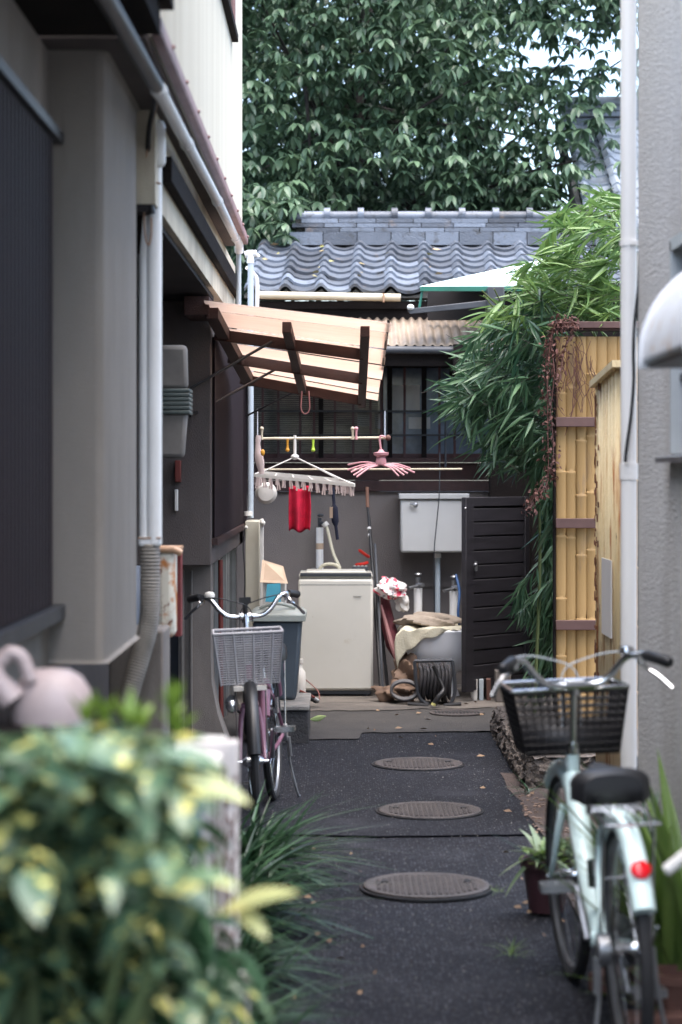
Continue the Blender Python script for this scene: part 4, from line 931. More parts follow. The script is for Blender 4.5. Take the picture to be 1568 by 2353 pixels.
b = MB().lathe([(.068, 0), (.070, .01), (.05, .03), (.001, .034)], (0, 0, 0), 28)
b.xf(Matrix.Translation(P(612, 1133, 13.5)) @ Matrix.Rotation(R(90), 4, 'X'))
obj('white_ladle', b, 'white_pl', cat='washbowl', label='round white bowl hanging under the left end of the airer')
# doll-like bunch of pegs
obj('hanging_cloth', MB().tube(spath([P(594, 1000, 13.1), P(593, 1030, 13.1), P(597, 1060, 13.1), P(602, 1090, 13.1)], 5), [.014, .016, .018, .015, .016, .018, .02, .024, .027, .026, .028, .026, .024, .02, .018, .012], 9, flat=.6), 'clip_pink', cat='cloth', label='pale pinkish cloth bunch hanging at the pole left end')
obj('orange_clip', MB().ball(P(604, 1040, 13.05), .013, (1, .6, 1.6)), 'orange_pl', cat='clip', label='tiny orange clip on the pale hanging cloth')
# pink hanger
t = thing('pink_airer', 'pink folding airer with long arms hanging at the right pole end', 'airer', P(877, 1060, 13.1))
hc = P(877, 1068, 13.1)
obj('hook', MB().tube(spath([P(886, 1004, 13.1), P(876, 1002, 13.1), P(873, 1010, 13.1), P(876, 1035, 13.1)], 5), .006, 8), 'pink', t)
obj('crown', MB().lathe([(.028, 0), (.034, .02), (.026, .05), (.045, .06), (.048, .075), (.02, .08), (.012, .095)], P(876, 1068, 13.1), 12), 'pink', t)
for (dx, dy, dY) in ((-77, 2, .12), (-78, 14, .06), (-70, 19, -.02), (-64, 26, -.08), (-57, 30, -.12), (40, 28, -.14), (52, 26, -.08), (60, 22, -.02), (76, 20, .06), (66, 10, .12)):
    e = P(877 + dx, 1066 + dy, 13.1 + dY); m_ = hc.lerp(e, .5) + Vector((0, 0, .016))
    obj('arm', MB().tube(spath([hc, m_, e], 4), .0056, 6, flat=.7), 'pink', t)

# ================================================================= FOLIAGE HELPERS
def leaf_tpl(L=1, W=.2, seg=4, bend=.15, fold=.12, shape='lance'):
    v = []; f = []
    for k in range(seg + 1):
        t = k / seg
        w_ = {'lance': math.sin(math.pi * min(1, t ** .6)) ** .8 if t < 1 else 0, 'oval': max(0, math.sin(math.pi * t ** .85)) ** .75, 'strap': (1 - t ** 3)}[shape] * W / 2
        if k == seg: w_ = 0.0008
        if k == 0 and shape != 'strap': w_ = W * .04
        x = L * t; z = -bend * L * t * t
        v += [(x, -w_, z + fold * w_ * 2), (x, 0, z), (x, w_, z + fold * w_ * 2)]
    for k in range(seg):
        a = k * 3; f += [(a, a + 3, a + 4, a + 1), (a + 1, a + 4, a + 5, a + 2)]
    return np.array(v), f
def mats(pos, yaw, pitch, roll, sc):
    n = len(pos); cy, sy, cp, sp, cr, sr = np.cos(yaw), np.sin(yaw), np.cos(pitch), np.sin(pitch), np.cos(roll), np.sin(roll)
    Rz = np.zeros((n, 3, 3)); Rz[:, 0, 0] = cy; Rz[:, 0, 1] = -sy; Rz[:, 1, 0] = sy; Rz[:, 1, 1] = cy; Rz[:, 2, 2] = 1
    Ry = np.zeros((n, 3, 3)); Ry[:, 0, 0] = cp; Ry[:, 0, 2] = -sp; Ry[:, 2, 0] = sp; Ry[:, 2, 2] = cp; Ry[:, 1, 1] = 1
    Rx = np.zeros((n, 3, 3)); Rx[:, 1, 1] = cr; Rx[:, 1, 2] = -sr; Rx[:, 2, 1] = sr; Rx[:, 2, 2] = cr; Rx[:, 0, 0] = 1
    return (Rz @ Ry @ Rx) * np.asarray(sc)[:, None, None]
def foliage(name, parent, tpls, pos, yaw, pitch, roll, sc, m, n_ind=0, stuffname='foliage', mindex=None):
    """leaves as one mesh, the n_ind nearest/largest ones as objects of their own"""
    pos, yaw, pitch, roll, sc = map(np.asarray, (pos, yaw, pitch, roll, sc)); n = len(pos)
    Rm = mats(pos, yaw, pitch, roll, sc); which = rng.integers(0, len(tpls), n)
    px = np.abs(pos[:, 0] / pos[:, 1] * F); py = HY - (pos[:, 2] - CH) / pos[:, 1] * F
    vis = (px < 790) & (py > -10) & (py < 2370)
    score = np.where(vis, sc / pos[:, 1], 0) * rng.uniform(.7, 1, n) * np.where(vis, 1, 0)
    order = np.argsort(-score); ind = set(order[:n_ind].tolist())
    dat = []
    for tv, tf_ in tpls:
        me = bpy.data.meshes.new(name); me.from_pydata([tuple(p) for p in tv], [], tf_); me.materials.append(M[m] if isinstance(m, str) else m)
        me.polygons.foreach_set('use_smooth', [True] * len(me.polygons)); dat.append(me)
    pw = WL[parent.name]
    for i in ind:
        o = bpy.data.objects.new(name, dat[which[i]]); COL.objects.link(o); o.parent = parent
        mt = Matrix.Translation(Vector(pos[i]) - pw) @ Matrix([list(r) + [0] for r in Rm[i]] + [[0, 0, 0, 1]]); o.matrix_local = mt
    V, Fc, off = [], [], 0
    rest = np.array([i for i in range(n) if i not in ind])
    if len(rest) == 0: return
    for t_, (tv, tf_) in enumerate(tpls):
        idx = rest[which[rest] == t_]
        if len(idx) == 0: continue
        vv = np.einsum('nij,kj->nki', Rm[idx], tv) + pos[idx][:, None, :]
        k = len(tv); V.append(vv.reshape(-1, 3)); fa = np.array(tf_)
        Fc.append((fa[None] + (np.arange(len(idx)) * k)[:, None, None] + off).reshape(-1, 4)); off += k * len(idx)
    V = np.concatenate(V); Fc = np.concatenate(Fc)
    c = np.array([*WL[parent.name]])
    me = bpy.data.meshes.new(stuffname); me.vertices.add(len(V)); me.vertices.foreach_set('co', (V - c).ravel())
    me.loops.add(Fc.size); me.loops.foreach_set('vertex_index', Fc.ravel().astype(np.int32))
    me.polygons.add(len(Fc)); me.polygons.foreach_set('loop_start', np.arange(0, Fc.size, 4, dtype=np.int32))
    me.update(calc_edges=True); me.polygons.foreach_set('use_smooth', np.ones(len(Fc), bool)); me.materials.append(M[m] if isinstance(m, str) else m)
    o = bpy.data.objects.new(stuffname, me); COL.objects.link(o); o.parent = parent; o['kind'] = 'stuff'
    return o

# ================================================================= TREE
tr = thing('broadleaf_tree', 'large dark green broadleaf tree rising behind the tiled roof', 'tree', (.2, 19.8, 0))
tb_ = MB().tube(spath([(.2, 19.8, 0), (.25, 19.8, 2), (.15, 19.7, 4), (.3, 19.6, 6.5)], 5), [.14 - .007 * k for k in range(16)], 12)
obj('trunk', tb_, 'bark', tr)
cl = []
def add_cl(n, xr, yr, zr, den=1):
    for _ in range(n): cl.append((random.uniform(*xr), random.uniform(*yr), random.uniform(*zr), den))
add_cl(300, (-1.9, 1.5), (17.3, 21.5), (3.65, 7.0))
add_cl(150, (-1.9, 1.6), (20.0, 22.5), (3.2, 6.8))
add_cl(620, (-2.2, 1.9), (19.5, 25.0), (3.0, 7.8))
add_cl(90, (-1.3, 1.3), (17.2, 18.6), (3.7, 6.2))
add_cl(40, (-1.6, 2.4), (18.0, 20.5), (7.0, 8.4))
add_cl(60, (1.3, 2.7), (17.6, 19.6), (4.9, 6.9))
add_cl(30, (1.3, 2.1), (17.4, 18.6), (3.7, 4.8))
add_cl(16, (1.6, 2.6), (17.8, 18.6), (5.0, 5.7))
add_cl(34, (2.0, 3.2), (17.5, 18.8), (4.9, 7))
add_cl(11, (-.95, -.25), (16.7, 17.3), (3.35, 3.85))
add_cl(4, (-.75, -.35), (16.25, 16.6), (3.35, 3.6))
obj_l = MB()
for k in range(34):
    c = random.choice(cl[:300] + cl[-80:]); s0 = Vector((.25, 19.7, random.uniform(3.2, 5.2))); e = Vector(c[:3])
    mid = s0.lerp(e, .5) + Vector((random.uniform(-.2, .2), random.uniform(-.2, .2), random.uniform(0, .3)))
    obj_l.tube(spath([s0, mid, e], 5), [.022 - .0017 * q for q in range(11)], 6)
for a, c_ in (((1.0, 18.3, ZZ(470, 18.3)), (2.0, 18.0, ZZ(370, 18.0))), ((.2, 18.2, ZZ(600, 18.2)), (1.5, 18, ZZ(420, 18))), ((-.3, 18.0, ZZ(200, 18)), (-.25, 18, ZZ(420, 18))), ((.3, 17.9, ZZ(340, 18)), (1.1, 17.9, ZZ(190, 18)))):
    obj_l.tube(spath([a, Vector(a).lerp(Vector(c_), .5) + Vector((0, 0, .06)), c_], 5), [.02 - .0012 * q for q in range(11)], 6)
obj('limb', obj_l, 'bark', tr)
pos, yaw, pit, rol, sc = [], [], [], [], []
for (x, y, z, d) in cl:
    for _ in range(random.randint(7, 11)):
        wx, wy, wz = x + random.gauss(0, .20), y + random.gauss(0, .22), z + random.gauss(0, .13)
        if wx > 1.25 and 4.95 + (wy - 18) * .2 < wz < 5.32 + (wy - 18) * .2 and random.random() < .75: continue
        n = random.randint(5, 8); a0 = random.uniform(0, 6.3); s = random.uniform(.09, .155); pp = random.uniform(-.75, -.15)
        if wy < 16.4 and wz < 3.3: continue
        tx, ty = random.uniform(-.35, .35), random.uniform(-.35, .35)
        for k in range(n):
            a = a0 + k * 6.283 / n + random.uniform(-.2, .2)
            pos.append((wx, wy, wz)); yaw.append(a); pit.append(pp + random.uniform(-.25, .25) + tx * math.cos(a) + ty * math.sin(a)); rol.append(random.uniform(-.35, .35)); sc.append(s * random.uniform(.8, 1.1))
foliage('leaf', tr, [leaf_tpl(1, .42, 4, .22, .15, 'oval'), leaf_tpl(1, .36, 4, .35, .2, 'oval')], pos, yaw, pit, rol, sc, 'leaf_tree', 300, 'crown')

# ================================================================= BAMBOO SHRUB
bs = thing('bamboo_shrub', 'leafy bamboo bush spilling over the yellow fence into the alley', 'bamboo', (1.35, 12.0, .15))
blobs = [(1345, 560, 11.6, 95, 70, .5, 46, 1), (1290, 640, 11.6, 110, 62, .5, 52, 1), (1380, 690, 11.4, 60, 45, .3, 30, 1), (1225, 730, 11.6, 110, 60, .5, 44, .6), (1180, 820, 11.6, 110, 70, .5, 60, 0), (1105, 895, 11.5, 95, 55, .4, 44, 0),
         (1165, 950, 11.6, 105, 65, .5, 60, 0), (1195, 1025, 11.7, 85, 45, .5, 46, 0), (1235, 900, 11.9, 60, 190, .5, 70, 0), (1250, 1105, 11.8, 30, 50, .3, 22, 0),
         (1262, 1250, 12.0, 16, 110, .2, 30, 0), (1258, 1420, 12.1, 22, 110, .2, 34, 0), (1250, 1540, 12.1, 35, 50, .2, 16, 0), (1400, 470, 11.9, 35, 50, .4, 14, 1), (1330, 500, 11.8, 50, 30, .3, 12, 1), (1205, 1385, 11.9, 30, 40, .2, 10, 0)]
A_ = {0: ([], [], [], [], []), 1: ([], [], [], [], [])}; tw = MB()
for (x, y, Y, rx, ry, rY, n, top) in blobs:
    for _ in range(int(n * 1.25)):
        a, r_ = random.uniform(0, 6.28), math.sqrt(random.random()); c = P(x + rx * r_ * math.cos(a), y + ry * r_ * math.sin(a), Y + random.uniform(-rY, rY))
        hd_ = math.pi + random.gauss(0, .55) if random.random() < .8 else random.uniform(0, 6.28)
        dp = random.gauss(-.38, .3) if top < .9 else random.gauss(-.05, .4)
        d = Vector((math.cos(hd_) * math.cos(dp), math.sin(hd_) * math.cos(dp), math.sin(dp))); Lt = random.uniform(.08, .2)
        if y > 1090: hd_ = math.pi + random.gauss(0, .6); dp = random.uniform(-1.3, -.7); d = Vector((math.cos(hd_) * math.cos(dp), math.sin(hd_) * math.cos(dp), math.sin(dp)))
        base = c - d * Lt; base.y = max(base.y, 10.6); tw.tube([base, c], .0016, 3)
        T = A_[1 if random.random() < top else 0]
        for k in range(random.randint(5, 8)):
            f = k / 7; p = base.lerp(c, .25 + .75 * f); s = random.uniform(.12, .215) * (1.0 if k else .8)
            T[0].append(tuple(p)); T[1].append(hd_ + random.gauss(0, .42) * (1.3 - f)); T[2].append(dp + random.gauss(-.12, .28)); T[3].append(random.uniform(-.9, .9)); T[4].append(s)
# leaves that reach far out to the left of the bush
for (x0, y0, x1, y1) in ((1060, 900, 975, 880), (1055, 905, 985, 935), (1040, 925, 970, 960), (1050, 1000, 975, 1025), (1055, 955, 1000, 975), (1060, 860, 1020, 835), (1320, 545, 1296, 478), (1345, 540, 1290, 500), (1300, 560, 1260, 545), (1120, 1020, 1045, 1065)):
    a, c = P(x0, y0, 11.3), P(x1, y1, 11.25); d = c - a
    T = A_[0] if y0 > 600 else A_[1]
    T[0].append(tuple(a)); T[1].append(math.atan2(d.y, d.x)); T[2].append(math.asin(d.z / d.length) + .08); T[3].append(.5); T[4].append(d.length)
tp = [leaf_tpl(1, .115, 4, .12, .3, 'lance'), leaf_tpl(1, .10, 4, .28, .3, 'lance'), leaf_tpl(1, .13, 4, -.03, .3, 'lance')]
foliage('leaf', bs, tp, *A_[0], 'leaf_bamboo', 190, 'leaf_mass'); foliage('leaf', bs, tp, *A_[1], 'leaf_bamboo_top', 110, 'top_lit_leaf_mass')
obj('twigs', tw, 'bark', bs, kind='stuff')
for k in range(9):
    x = 1.08 + .07 * k; y = 11.6 + random.uniform(0, .7)
    obj('culm', MB().tube(spath([(x, y, .15), (x + .03, y, 1.2), (x - .05, y - .1, 2.1), (x - .25 - .1 * (k % 3), y - .35, 2.5)], 6), [.011 - .0004 * q for q in range(19)], 7), mat('culm_green', (.14, .18, .06)) if k == 0 else bpy.data.materials['culm_green'], bs)
# dried vine
dv = thing('dried_vine', 'dry reddish brown creeper trailing down the left edge of the bamboo fence', 'vine', P(1262, 1130, 11.0))
b = MB(); lv = ([], [], [], [], [])
strs = [[(1310, 742), (1275, 745), (1262, 800), (1258, 900), (1262, 1000), (1258, 1100), (1240, 1135)], [(1300, 738), (1268, 760), (1255, 850), (1268, 950), (1270, 1040), (1262, 1090)], [(1330, 745), (1290, 735), (1270, 780), (1272, 860), (1262, 960)], [(1320, 750), (1300, 800), (1285, 880)], [(1255, 1100), (1225, 1150), (1215, 1170)]]
for s in strs:
    q = spath([P(x + random.uniform(-3, 3), y, 10.98 + random.uniform(-.02, .02)) for x, y in s], 8); b.tube(q, .0035, 5)
    for p in q:
        for _ in range(4):
            lv[0].append((p.x + random.gauss(0, .018), p.y + random.gauss(0, .015), p.z + random.gauss(0, .02))); lv[1].append(random.uniform(0, 6.3)); lv[2].append(random.uniform(-1.4, .3)); lv[3].append(random.uniform(-1, 1)); lv[4].append(random.uniform(.012, .034))
obj('stem', b, 'vine', dv); foliage('leaf', dv, [leaf_tpl(1, .5, 3, .3, .3, 'oval')], *lv, 'vine', 0, 'dry_leaves')
b = MB()
for k in range(26):
    x, y = random.uniform(1285, 1370), random.uniform(765, 830); q = [(x, y)]
    for _ in range(6): x += random.uniform(-14, 16); y += random.uniform(8, 34); q.append((min(1412, max(1280, x)), y))
    b.tube(spath([P(a, c, Yf - .034 - (.0 if c < 960 else .0)) for a, c in q], 3), .0016, 4)
obj('dry_tendrils', b, 'vine', cat='tendrils', label='thin dry tendrils webbed over the top of the yellow canes')

# ================================================================= BICYCLES
def bicycle(label, loc, yaw, lean, paint, bask, steer, rear_rack=True):
    t = thing('bicycle', label, 'bicycle', loc, None, local=True)
    t.rotation_euler = (lean, 0, yaw); t.scale = (.9, .9, .9)
    ax = Vector((.90, 0, .75)); SM = Matrix.Translation(ax) @ Matrix.Rotation(steer, 4, 'Z') @ Matrix.Translation(-ax)
    rh, fh, bb_ = Vector((0, 0, .343)), Vector((1.08, 0, .343)), Vector((.43, 0, .275))
    def circ(c, r, n=48, a0=0, a1=2 * math.pi, y=0):
        closed = abs(a1 - a0 - 2 * math.pi) < 1e-6
        return [(c.x + r * math.cos(a), y, c.z + r * math.sin(a)) for a in [a0 + (a1 - a0) * k / (n if closed else n - 1) for k in range(n)]]
    for c, M_ in ((rh, None), (fh, SM)):
        wh = bpy.data.objects.new('wheel', None); COL.objects.link(wh); wh.parent = t; WL[wh.name] = Vector((0, 0, 0))
        def add(nm, b, m, kind=None):
            if M_: b.xf(M_)
            obj(nm, b, m, wh, kind=kind)
        add('tyre', MB().tube(circ(c, .324, 56), .019, 8, closed=True), 'rubber')
        add('rim', MB().tube(circ(c, .300, 56), .011, 6, closed=True), 'steel')
        b = MB()
        for k in range(32):
            a = 2 * math.pi * k / 32; s = 1 if k % 2 else -1; a2 = a + (.5 if (k // 2) % 2 else -.5)
            b.tube([(c.x + .022 * math.cos(a2), s * .028, c.z + .022 * math.sin(a2)), (c.x + .295 * math.cos(a), 0, c.z + .295 * math.sin(a))], .0013, 3)
        add('spokes', b, 'chrome')
        add('hub', MB().tube([(c.x, -.05, c.z), (c.x, -.03, c.z), (c.x, 0, c.z), (c.x, .03, c.z), (c.x, .05, c.z)], [.012, .026, .016, .026, .012], 12).tube([(c.x, -.072, c.z), (c.x, .072, c.z)], .006, 8), 'chrome')
    # mudguards
    obj('rear_mudguard', MB().tube(circ(rh, .352, 30, R(20), R(152)), .032, 12, flat=1), paint, t)
    fmg = MB().tube(circ(fh, .350, 24, R(12 if paint == 'rose' else 50), R(165)), .031, 10).xf(SM)
    obj('front_mudguard', fmg, 'black_pl' if paint == 'rose' else paint, t)
    # frame
    f = MB(); ht0, ht1 = Vector((.935, 0, .60)), Vector((.895, 0, .775)); stp = Vector((.30, 0, .66))
    f.tube([ht0, ht1], .0205, 14)
    f.tube(spath([ht0.lerp(ht1, .55), (.80, 0, .53), (.62, 0, .38), bb_], 6), .032, 12)
    f.tube(spath([ht0.lerp(ht1, .1), (.80, 0, .44), (.64, 0, .32), bb_ + Vector((.02, 0, -.0))], 6), .015, 12)
    f.tube([bb_, stp], .016, 12).tube([bb_ + Vector((0, -.035, 0)), bb_ + Vector((0, .035, 0))], .023, 14)
    for s in (-1, 1):
        f.tube([bb_ + Vector((-.03, s * .022, 0)), Vector((.2, s * .05, .31)), rh + Vector((0, s * .062, 0))], .010, 10)
        f.tube([stp + Vector((-.005, s * .018, -.04)), Vector((.17, s * .045, .52)), rh + Vector((0, s * .062, 0))], .0085, 10)
    obj('frame', f, paint, t)
    fk = MB()
    for s in (-1, 1): fk.tube(spath([(.945, s * .035, .575), (.965, s * .048, .50), (1.02, s * .055, .40), (1.08, s * .058, .343)], 4), [.0135 - .0005 * q for q in range(13)], 10)
    fk.tube([(.945, -.042, .585), (.945, .042, .585)], .016, 10)
    obj('fork', fk.xf(SM), paint, t)
    # stem, bars
    obj('stem', MB().tube([ht1, (.872, 0, .86), (.835, 0, 1.0)], .0125, 12).tube([ht1 - Vector((0, 0, .004)), ht1 + Vector((-.004, 0, .018))], .023, 12).tube([ht1 + Vector((-.004, 0, .024)), ht1 + Vector((-.007, 0, .034))], .022, 12).tube([(.835, 0, .965), (.828, 0, 1.005)], .019, 12).tube([(.828, -.03, .995), (.828, .03, .995)], .019, 12).xf(SM), 'chrome', t)
    for s in (-1, 1):
        q = spath([(.828, 0, .995), (.828, s * .07, .995), (.822, s * .115, 1.02), (.80, s * .16, 1.075), (.765, s * .195, 1.09), (.72, s * .21, 1.09), (.62, s * .255, 1.078)], 5)
        obj('handlebar', MB().tube(q, .0115, 12).xf(SM), 'chrome', t)
        g0, g1 = Vector((.72, s * .21, 1.09)), Vector((.605, s * .262, 1.074))
        obj('grip', MB().tube([g0, g0.lerp(g1, .1), g0.lerp(g1, .5), g0.lerp(g1, .92), g1], [.015, .018, .0175, .0185, .012], 12).xf(SM), 'black_pl', t)
        obj('brake_lever', MB().tube(spath([(.75, s * .205, 1.065), (.765, s * .225, 1.045), (.735, s * .255, 1.02), (.685, s * .285, .985)], 4), [.012, .012, .010, .0085, .008, .008, .008, .008, .008, .008, .008, .009, .007], 8, flat=.6).tube([(.75, s * .20, 1.09), (.745, s * .205, 1.06)], .015, 8).xf(SM), 'chrome', t)
        obj('brake_cable', MB().tube(spath([(.755, s * .21, 1.06), (.86, s * .17, 1.09), (.90, s * .07, 1.075), (.905, -s * .02, 1.03), (.90, -s * .03, .9), (.92, -s * .02, .72)], 6), .0027, 6).xf(SM), 'grip_white' if paint == 'mint' else 'black_pl', t)
    obj('bell', MB().lathe([(.024, 0), (.026, .01), (.02, .022), (.001, .027)], (.79, -.165, 1.09), 14).xf(SM), 'chrome' if paint == 'mint' else 'white_pl', t)
    # saddle
    def sad(u, v):
        a = math.pi * (v - .5) * 1.15; wd = .105 if u < .35 else .105 - .075 * ((u - .35) / .65) ** .8
        if u < .12: wd *= .78 + 1.8 * u
        return (.12 + .27 * u, wd * math.copysign(abs(math.sin(a)) ** .8, a), .800 + .022 * (1 - u) ** 2 - .062 * (1 - max(0, math.cos(a)) ** .45) - (0 if math.cos(a) > 0 else .012) - .02 * max(0, .1 - u) * 8)
    s_ = MB().grid(sad, 16, 16); i = len(s_.v)
    ring = [0 * 17 + k for k in range(17)]; s_.f.append(tuple(ring))
    sdl = obj('saddle', s_, 'black_pl', t, solid=.018)
    obj('saddle_stripe', MB().box(.118, .124, -.045, .03, .772, .782), 'steel', t)
    obj('saddle_spring', MB().tube([(.15, -.06, .70), (.15, -.06, .745)], .016, 10).tube([(.15, .06, .70), (.15, .06, .745)], .016, 10).tube([(.15, -.075, .70), (.15, .075, .70)], .006, 8).tube([(.15, .05, .70), (.34, .02, .735)], .005, 8).tube([(.15, -.05, .70), (.34, -.02, .735)], .005, 8), 'chrome', t)
    obj('seat_post', MB().tube([stp - Vector((0, 0, .01)), (.275, 0, .745)], .0125, 12).tube([stp + Vector((0, 0, -.012)), stp + Vector((-.003, 0, .012))], .021, 12), 'chrome', t)
    if rear_rack:
        b = MB()
        for y in (-.07, -.035, 0, .035, .07): b.tube([(.22, y * .6, .715), (.10, y, .72), (-.20, y, .72)], .0042, 8)
        b.tube([(-.20, -.075, .72), (-.20, .075, .72)], .005, 8).tube([(.05, -.075, .72), (.05, .075, .72)], .005, 8).tube([(.12, -.07, .72), (.12, .07, .72)], .005, 8)
        for s in (-1, 1): b.tube([(-.12, s * .07, .72), (0, s * .07, .343)], .0045, 8)
        obj('carrier', b, 'chrome', t)
    # crank, pedals, chain case
    ca = R(62)
    for s in (-1, 1):
        d = Vector((math.cos(ca), 0, math.sin(ca))) * .165 * s; p0 = bb_ + Vector((0, s * .045, 0)); p1 = p0 + d + Vector((0, s * .015, 0))
        obj('crank', MB().tube([p0, p1], [.013, .010], 8), 'steel', t)
        b = MB(); pc = p1 + Vector((0, s * .06, 0))
        b.tube([p1, p1 + Vector((0, s * .105, 0))], .007, 8)
        for x in (-.032, .032): b.box(pc.x + x - .006, pc.x + x + .006, pc.y - .045, pc.y + .045, pc.z - .012, pc.z + .012)
        for y in (-.045, .045): b.box(pc.x - .038, pc.x + .038, pc.y + y - .005, pc.y + y + .005, pc.z - .011, pc.z + .011)
        b.box(pc.x - .03, pc.x + .03, pc.y - .006, pc.y + .006, pc.z - .008, pc.z + .008)
        obj('pedal', b, 'steel' if paint == 'mint' else 'chrome', t)
    obj('chain_case', MB().prism([(.0, .385), (.43, .345), (.50, .30), (.49, .22), (.43, .19), (.0, .30), (-.04, .343)], 1, -.062, -.05), 'black_pl' if paint == 'mint' else 'rose', t, bevel=.004)
    # stand: two legs straddling the rear wheel
    for s in (-1, 1):
        obj('stand_leg', MB().tube(spath([(0, s * .075, .343), (-.01, s * .085, .2), (-.03, s * .115, .03), (-.05, s * .125, .01)], 4), .0065, 8), 'steel', t)
    obj('stand_spring', MB().tube([(.0, .085, .32), (-.01, .09, .22)], .010, 8), 'steel', t)
    obj('lock', MB().tube([(.23, -.05, .47), (.25, -.05, .53)], .012, 8).tube([(.23, .05, .47), (.24, .05, .55)], .016, 8).tube([(.20, -.05, .50), (.20, .05, .50)], .007, 8), 'chrome', t)
    obj('rear_brake', MB().tube([(.0, .05, .343), (.0, .08, .343)], .045, 16), 'steel', t)
    # basket
    x0, x1, w0, w1, zb, zt = .895, 1.12, .150, .188, .765, .975
    if bask == 'grey': x0, x1, w0, w1, zb, zt = .90, 1.13, .132, .158, .70, .94
    def bp_(side, u, v):    # side: f b l r ; u along, v up
        wv = w0 + (w1 - w0) * v; xa2 = x0 - .0 * v; xb2 = x1 + .05 * v
        z = zb + (zt - zb) * v - (.012 * u if side in 'lr' else 0)
        if side == 'f': return Vector((xb2, wv * (2 * u - 1), z))
        if side == 'b': return Vector((xa2, wv * (2 * u - 1), z))
        sg = 1 if side == 'l' else -1
        return Vector((xa2 + (xb2 - xa2) * u, sg * wv, zb + (zt - zb) * v))
    bm = 'basket_grey' if bask == 'grey' else 'basket_black'
    rim = [bp_('b', 0, 1), bp_('b', 1, 1), bp_('f', 1, 1), bp_('f', 0, 1)]
    rb = MB()
    for i in range(4): rb.tube([rim[i], rim[(i + 1) % 4]], .0065, 8)
    bo = obj('basket', rb.xf(SM), 'chrome' if bask == 'black' else bm, t)
    wr = MB()
    nh, nv_ = (22, 7) if bask == 'grey' else (9, 14)
    tk, th_ = (.0036, .0040) if bask == 'grey' else (.0038, .0038)
    for side in 'fblr':
        for k in range(nh): 
            v = (k + .5) / nh; wr.tube([bp_(side, 0, v), bp_(side, 1, v)], tk, 4)
        for k in range(nv_ + 1):
            u = k / nv_; wr.tube([bp_(side, u, 0), bp_(side, u, 1)], th_ * (1.6 if bask == 'grey' and k % 2 == 0 else 1), 4)
    for k in range(9): wr.tube([bp_('b', k / 8, 0), bp_('f', k / 8, 0)], .003, 4)
    wr.v = wr.v; wr.xf(SM); obj('wire_mesh', wr, bm, bo)
    if bask == 'black':
        pn = MB()
        for side in 'fblr': pn.grid(lambda u, v, side=side: bp_(side, u, v * .44 - .005) * 1.0 + Vector((0, 0, -.001)), 2, 2)
        pn.grid(lambda u, v: bp_('b', u, 0).lerp(bp_('f', u, 0), v), 2, 2)
        obj('basket_liner', pn.xf(SM), bm, bo, solid=.004)
    else:
        pn = MB().grid(lambda u, v: bp_('f', u, .0).lerp(bp_('f', u, .78), v) + Vector((.004, 0, 0)), 2, 2)
        px = MB().box(x1 + .012, x1 + .02, -.05, .03, zb + .12, zb + .19)
        obj('basket_plate', px.xf(SM), bm, bo)
    return t, SM
bk, SM = bicycle('mint green city bicycle with black basket seen from behind on the right', (.728, 5.31, 0), R(90 + 2.2), R(-2.2), 'mint', 'black', R(2))
obj('reflector', MB().lathe([(.027, 0), (.027, .008), (.02, .014), (.001, .016)], (0, 0, 0), 20).xf(Matrix.Translation((-.278, 0, .612)) @ Matrix.Rotation(R(-50), 4, 'Y')), 'reflector', bk)
obj('mudguard_stay', MB().tube([(-.325, -.03, .47), (0, -.07, .343)], .003, 6).tube([(-.325, .03, .47), (0, .07, .343)], .003, 6), 'steel', bk)
bk2, SM2 = bicycle('rose pink bicycle with grey basket facing the camera by the left wall', (-.305, 9.72, 0), R(-90 - 4), R(2.5), 'rose', 'grey', R(8))
obj('headlight', MB().lathe([(.012, -.03), (.028, -.01), (.031, .015), (.026, .026), (.001, .032)], (0, 0, 0), 18).xf(SM2 @ Matrix.Translation((1.09, -.085, .60)) @ Matrix.Rotation(R(80), 4, 'Y')), 'chrome', bk2)
obj('headlight_bracket', MB().tube([(1.06, -.085, .60), (1.0, -.05, .56)], .006, 8).tube([(1.02, -.09, .615), (1.09, -.085, .628)], .026, 12).xf(SM2), 'black_pl', bk2)
obj('basket_support', MB().box(1.10, 1.16, -.075, .075, .675, .694).xf(SM2), 'white_pl', bk2)
obj('support_strut', MB().tube([(1.13, -.07, .68), (1.08, -.065, .343)], .004, 6).tube([(1.13, .07, .68), (1.08, .065, .343)], .004, 6).xf(SM2), 'chrome', bk2)
obj('shifter', MB().box(.83, .85, -.028, .028, 1.055, 1.085).tube([(.835, 0, 1.0), (.84, 0, 1.06)], .012, 8).xf(SM2), 'black_pl', bk2)

# ================================================================= RIGHT PLANTS
tuft_later = True
t = thing('potted_plant', 'striped leafy plant in a dark maroon pot beside the mint bicycle', 'potted plant', (.70, 7.2, 0))
obj('pot', MB().lathe([(.06, 0), (.076, .11), (.082, .15), (.09, .15), (.09, .18), (.08, .18), (.076, .155), (.001, .155)], (.70, 7.2, .012), 28), 'pot_dark', t)
lv = ([], [], [], [], [])
for a, pt, s in ((3.3, .15, .16), (2.9, .55, .14), (3.5, -.25, .17), (2.2, .9, .17), (1.2, .8, .15), (.2, .3, .16), (5.2, .2, .16), (4.3, .3, .13), (1.8, 1.1, .16), (3.9, .9, .14)):
    lv[0].append((.68, 7.17, .185)); lv[1].append(a); lv[2].append(pt + .35); lv[3].append(random.uniform(-.4, .4)); lv[4].append(s * .76)
foliage('leaf', t, [leaf_tpl(1, .27, 8, 1.0, .25, 'lance'), leaf_tpl(1, .22, 8, .8, .25, 'lance')], *lv, 'leaf_stripe', 10, 'none')
lv = ([], [], [], [], [])
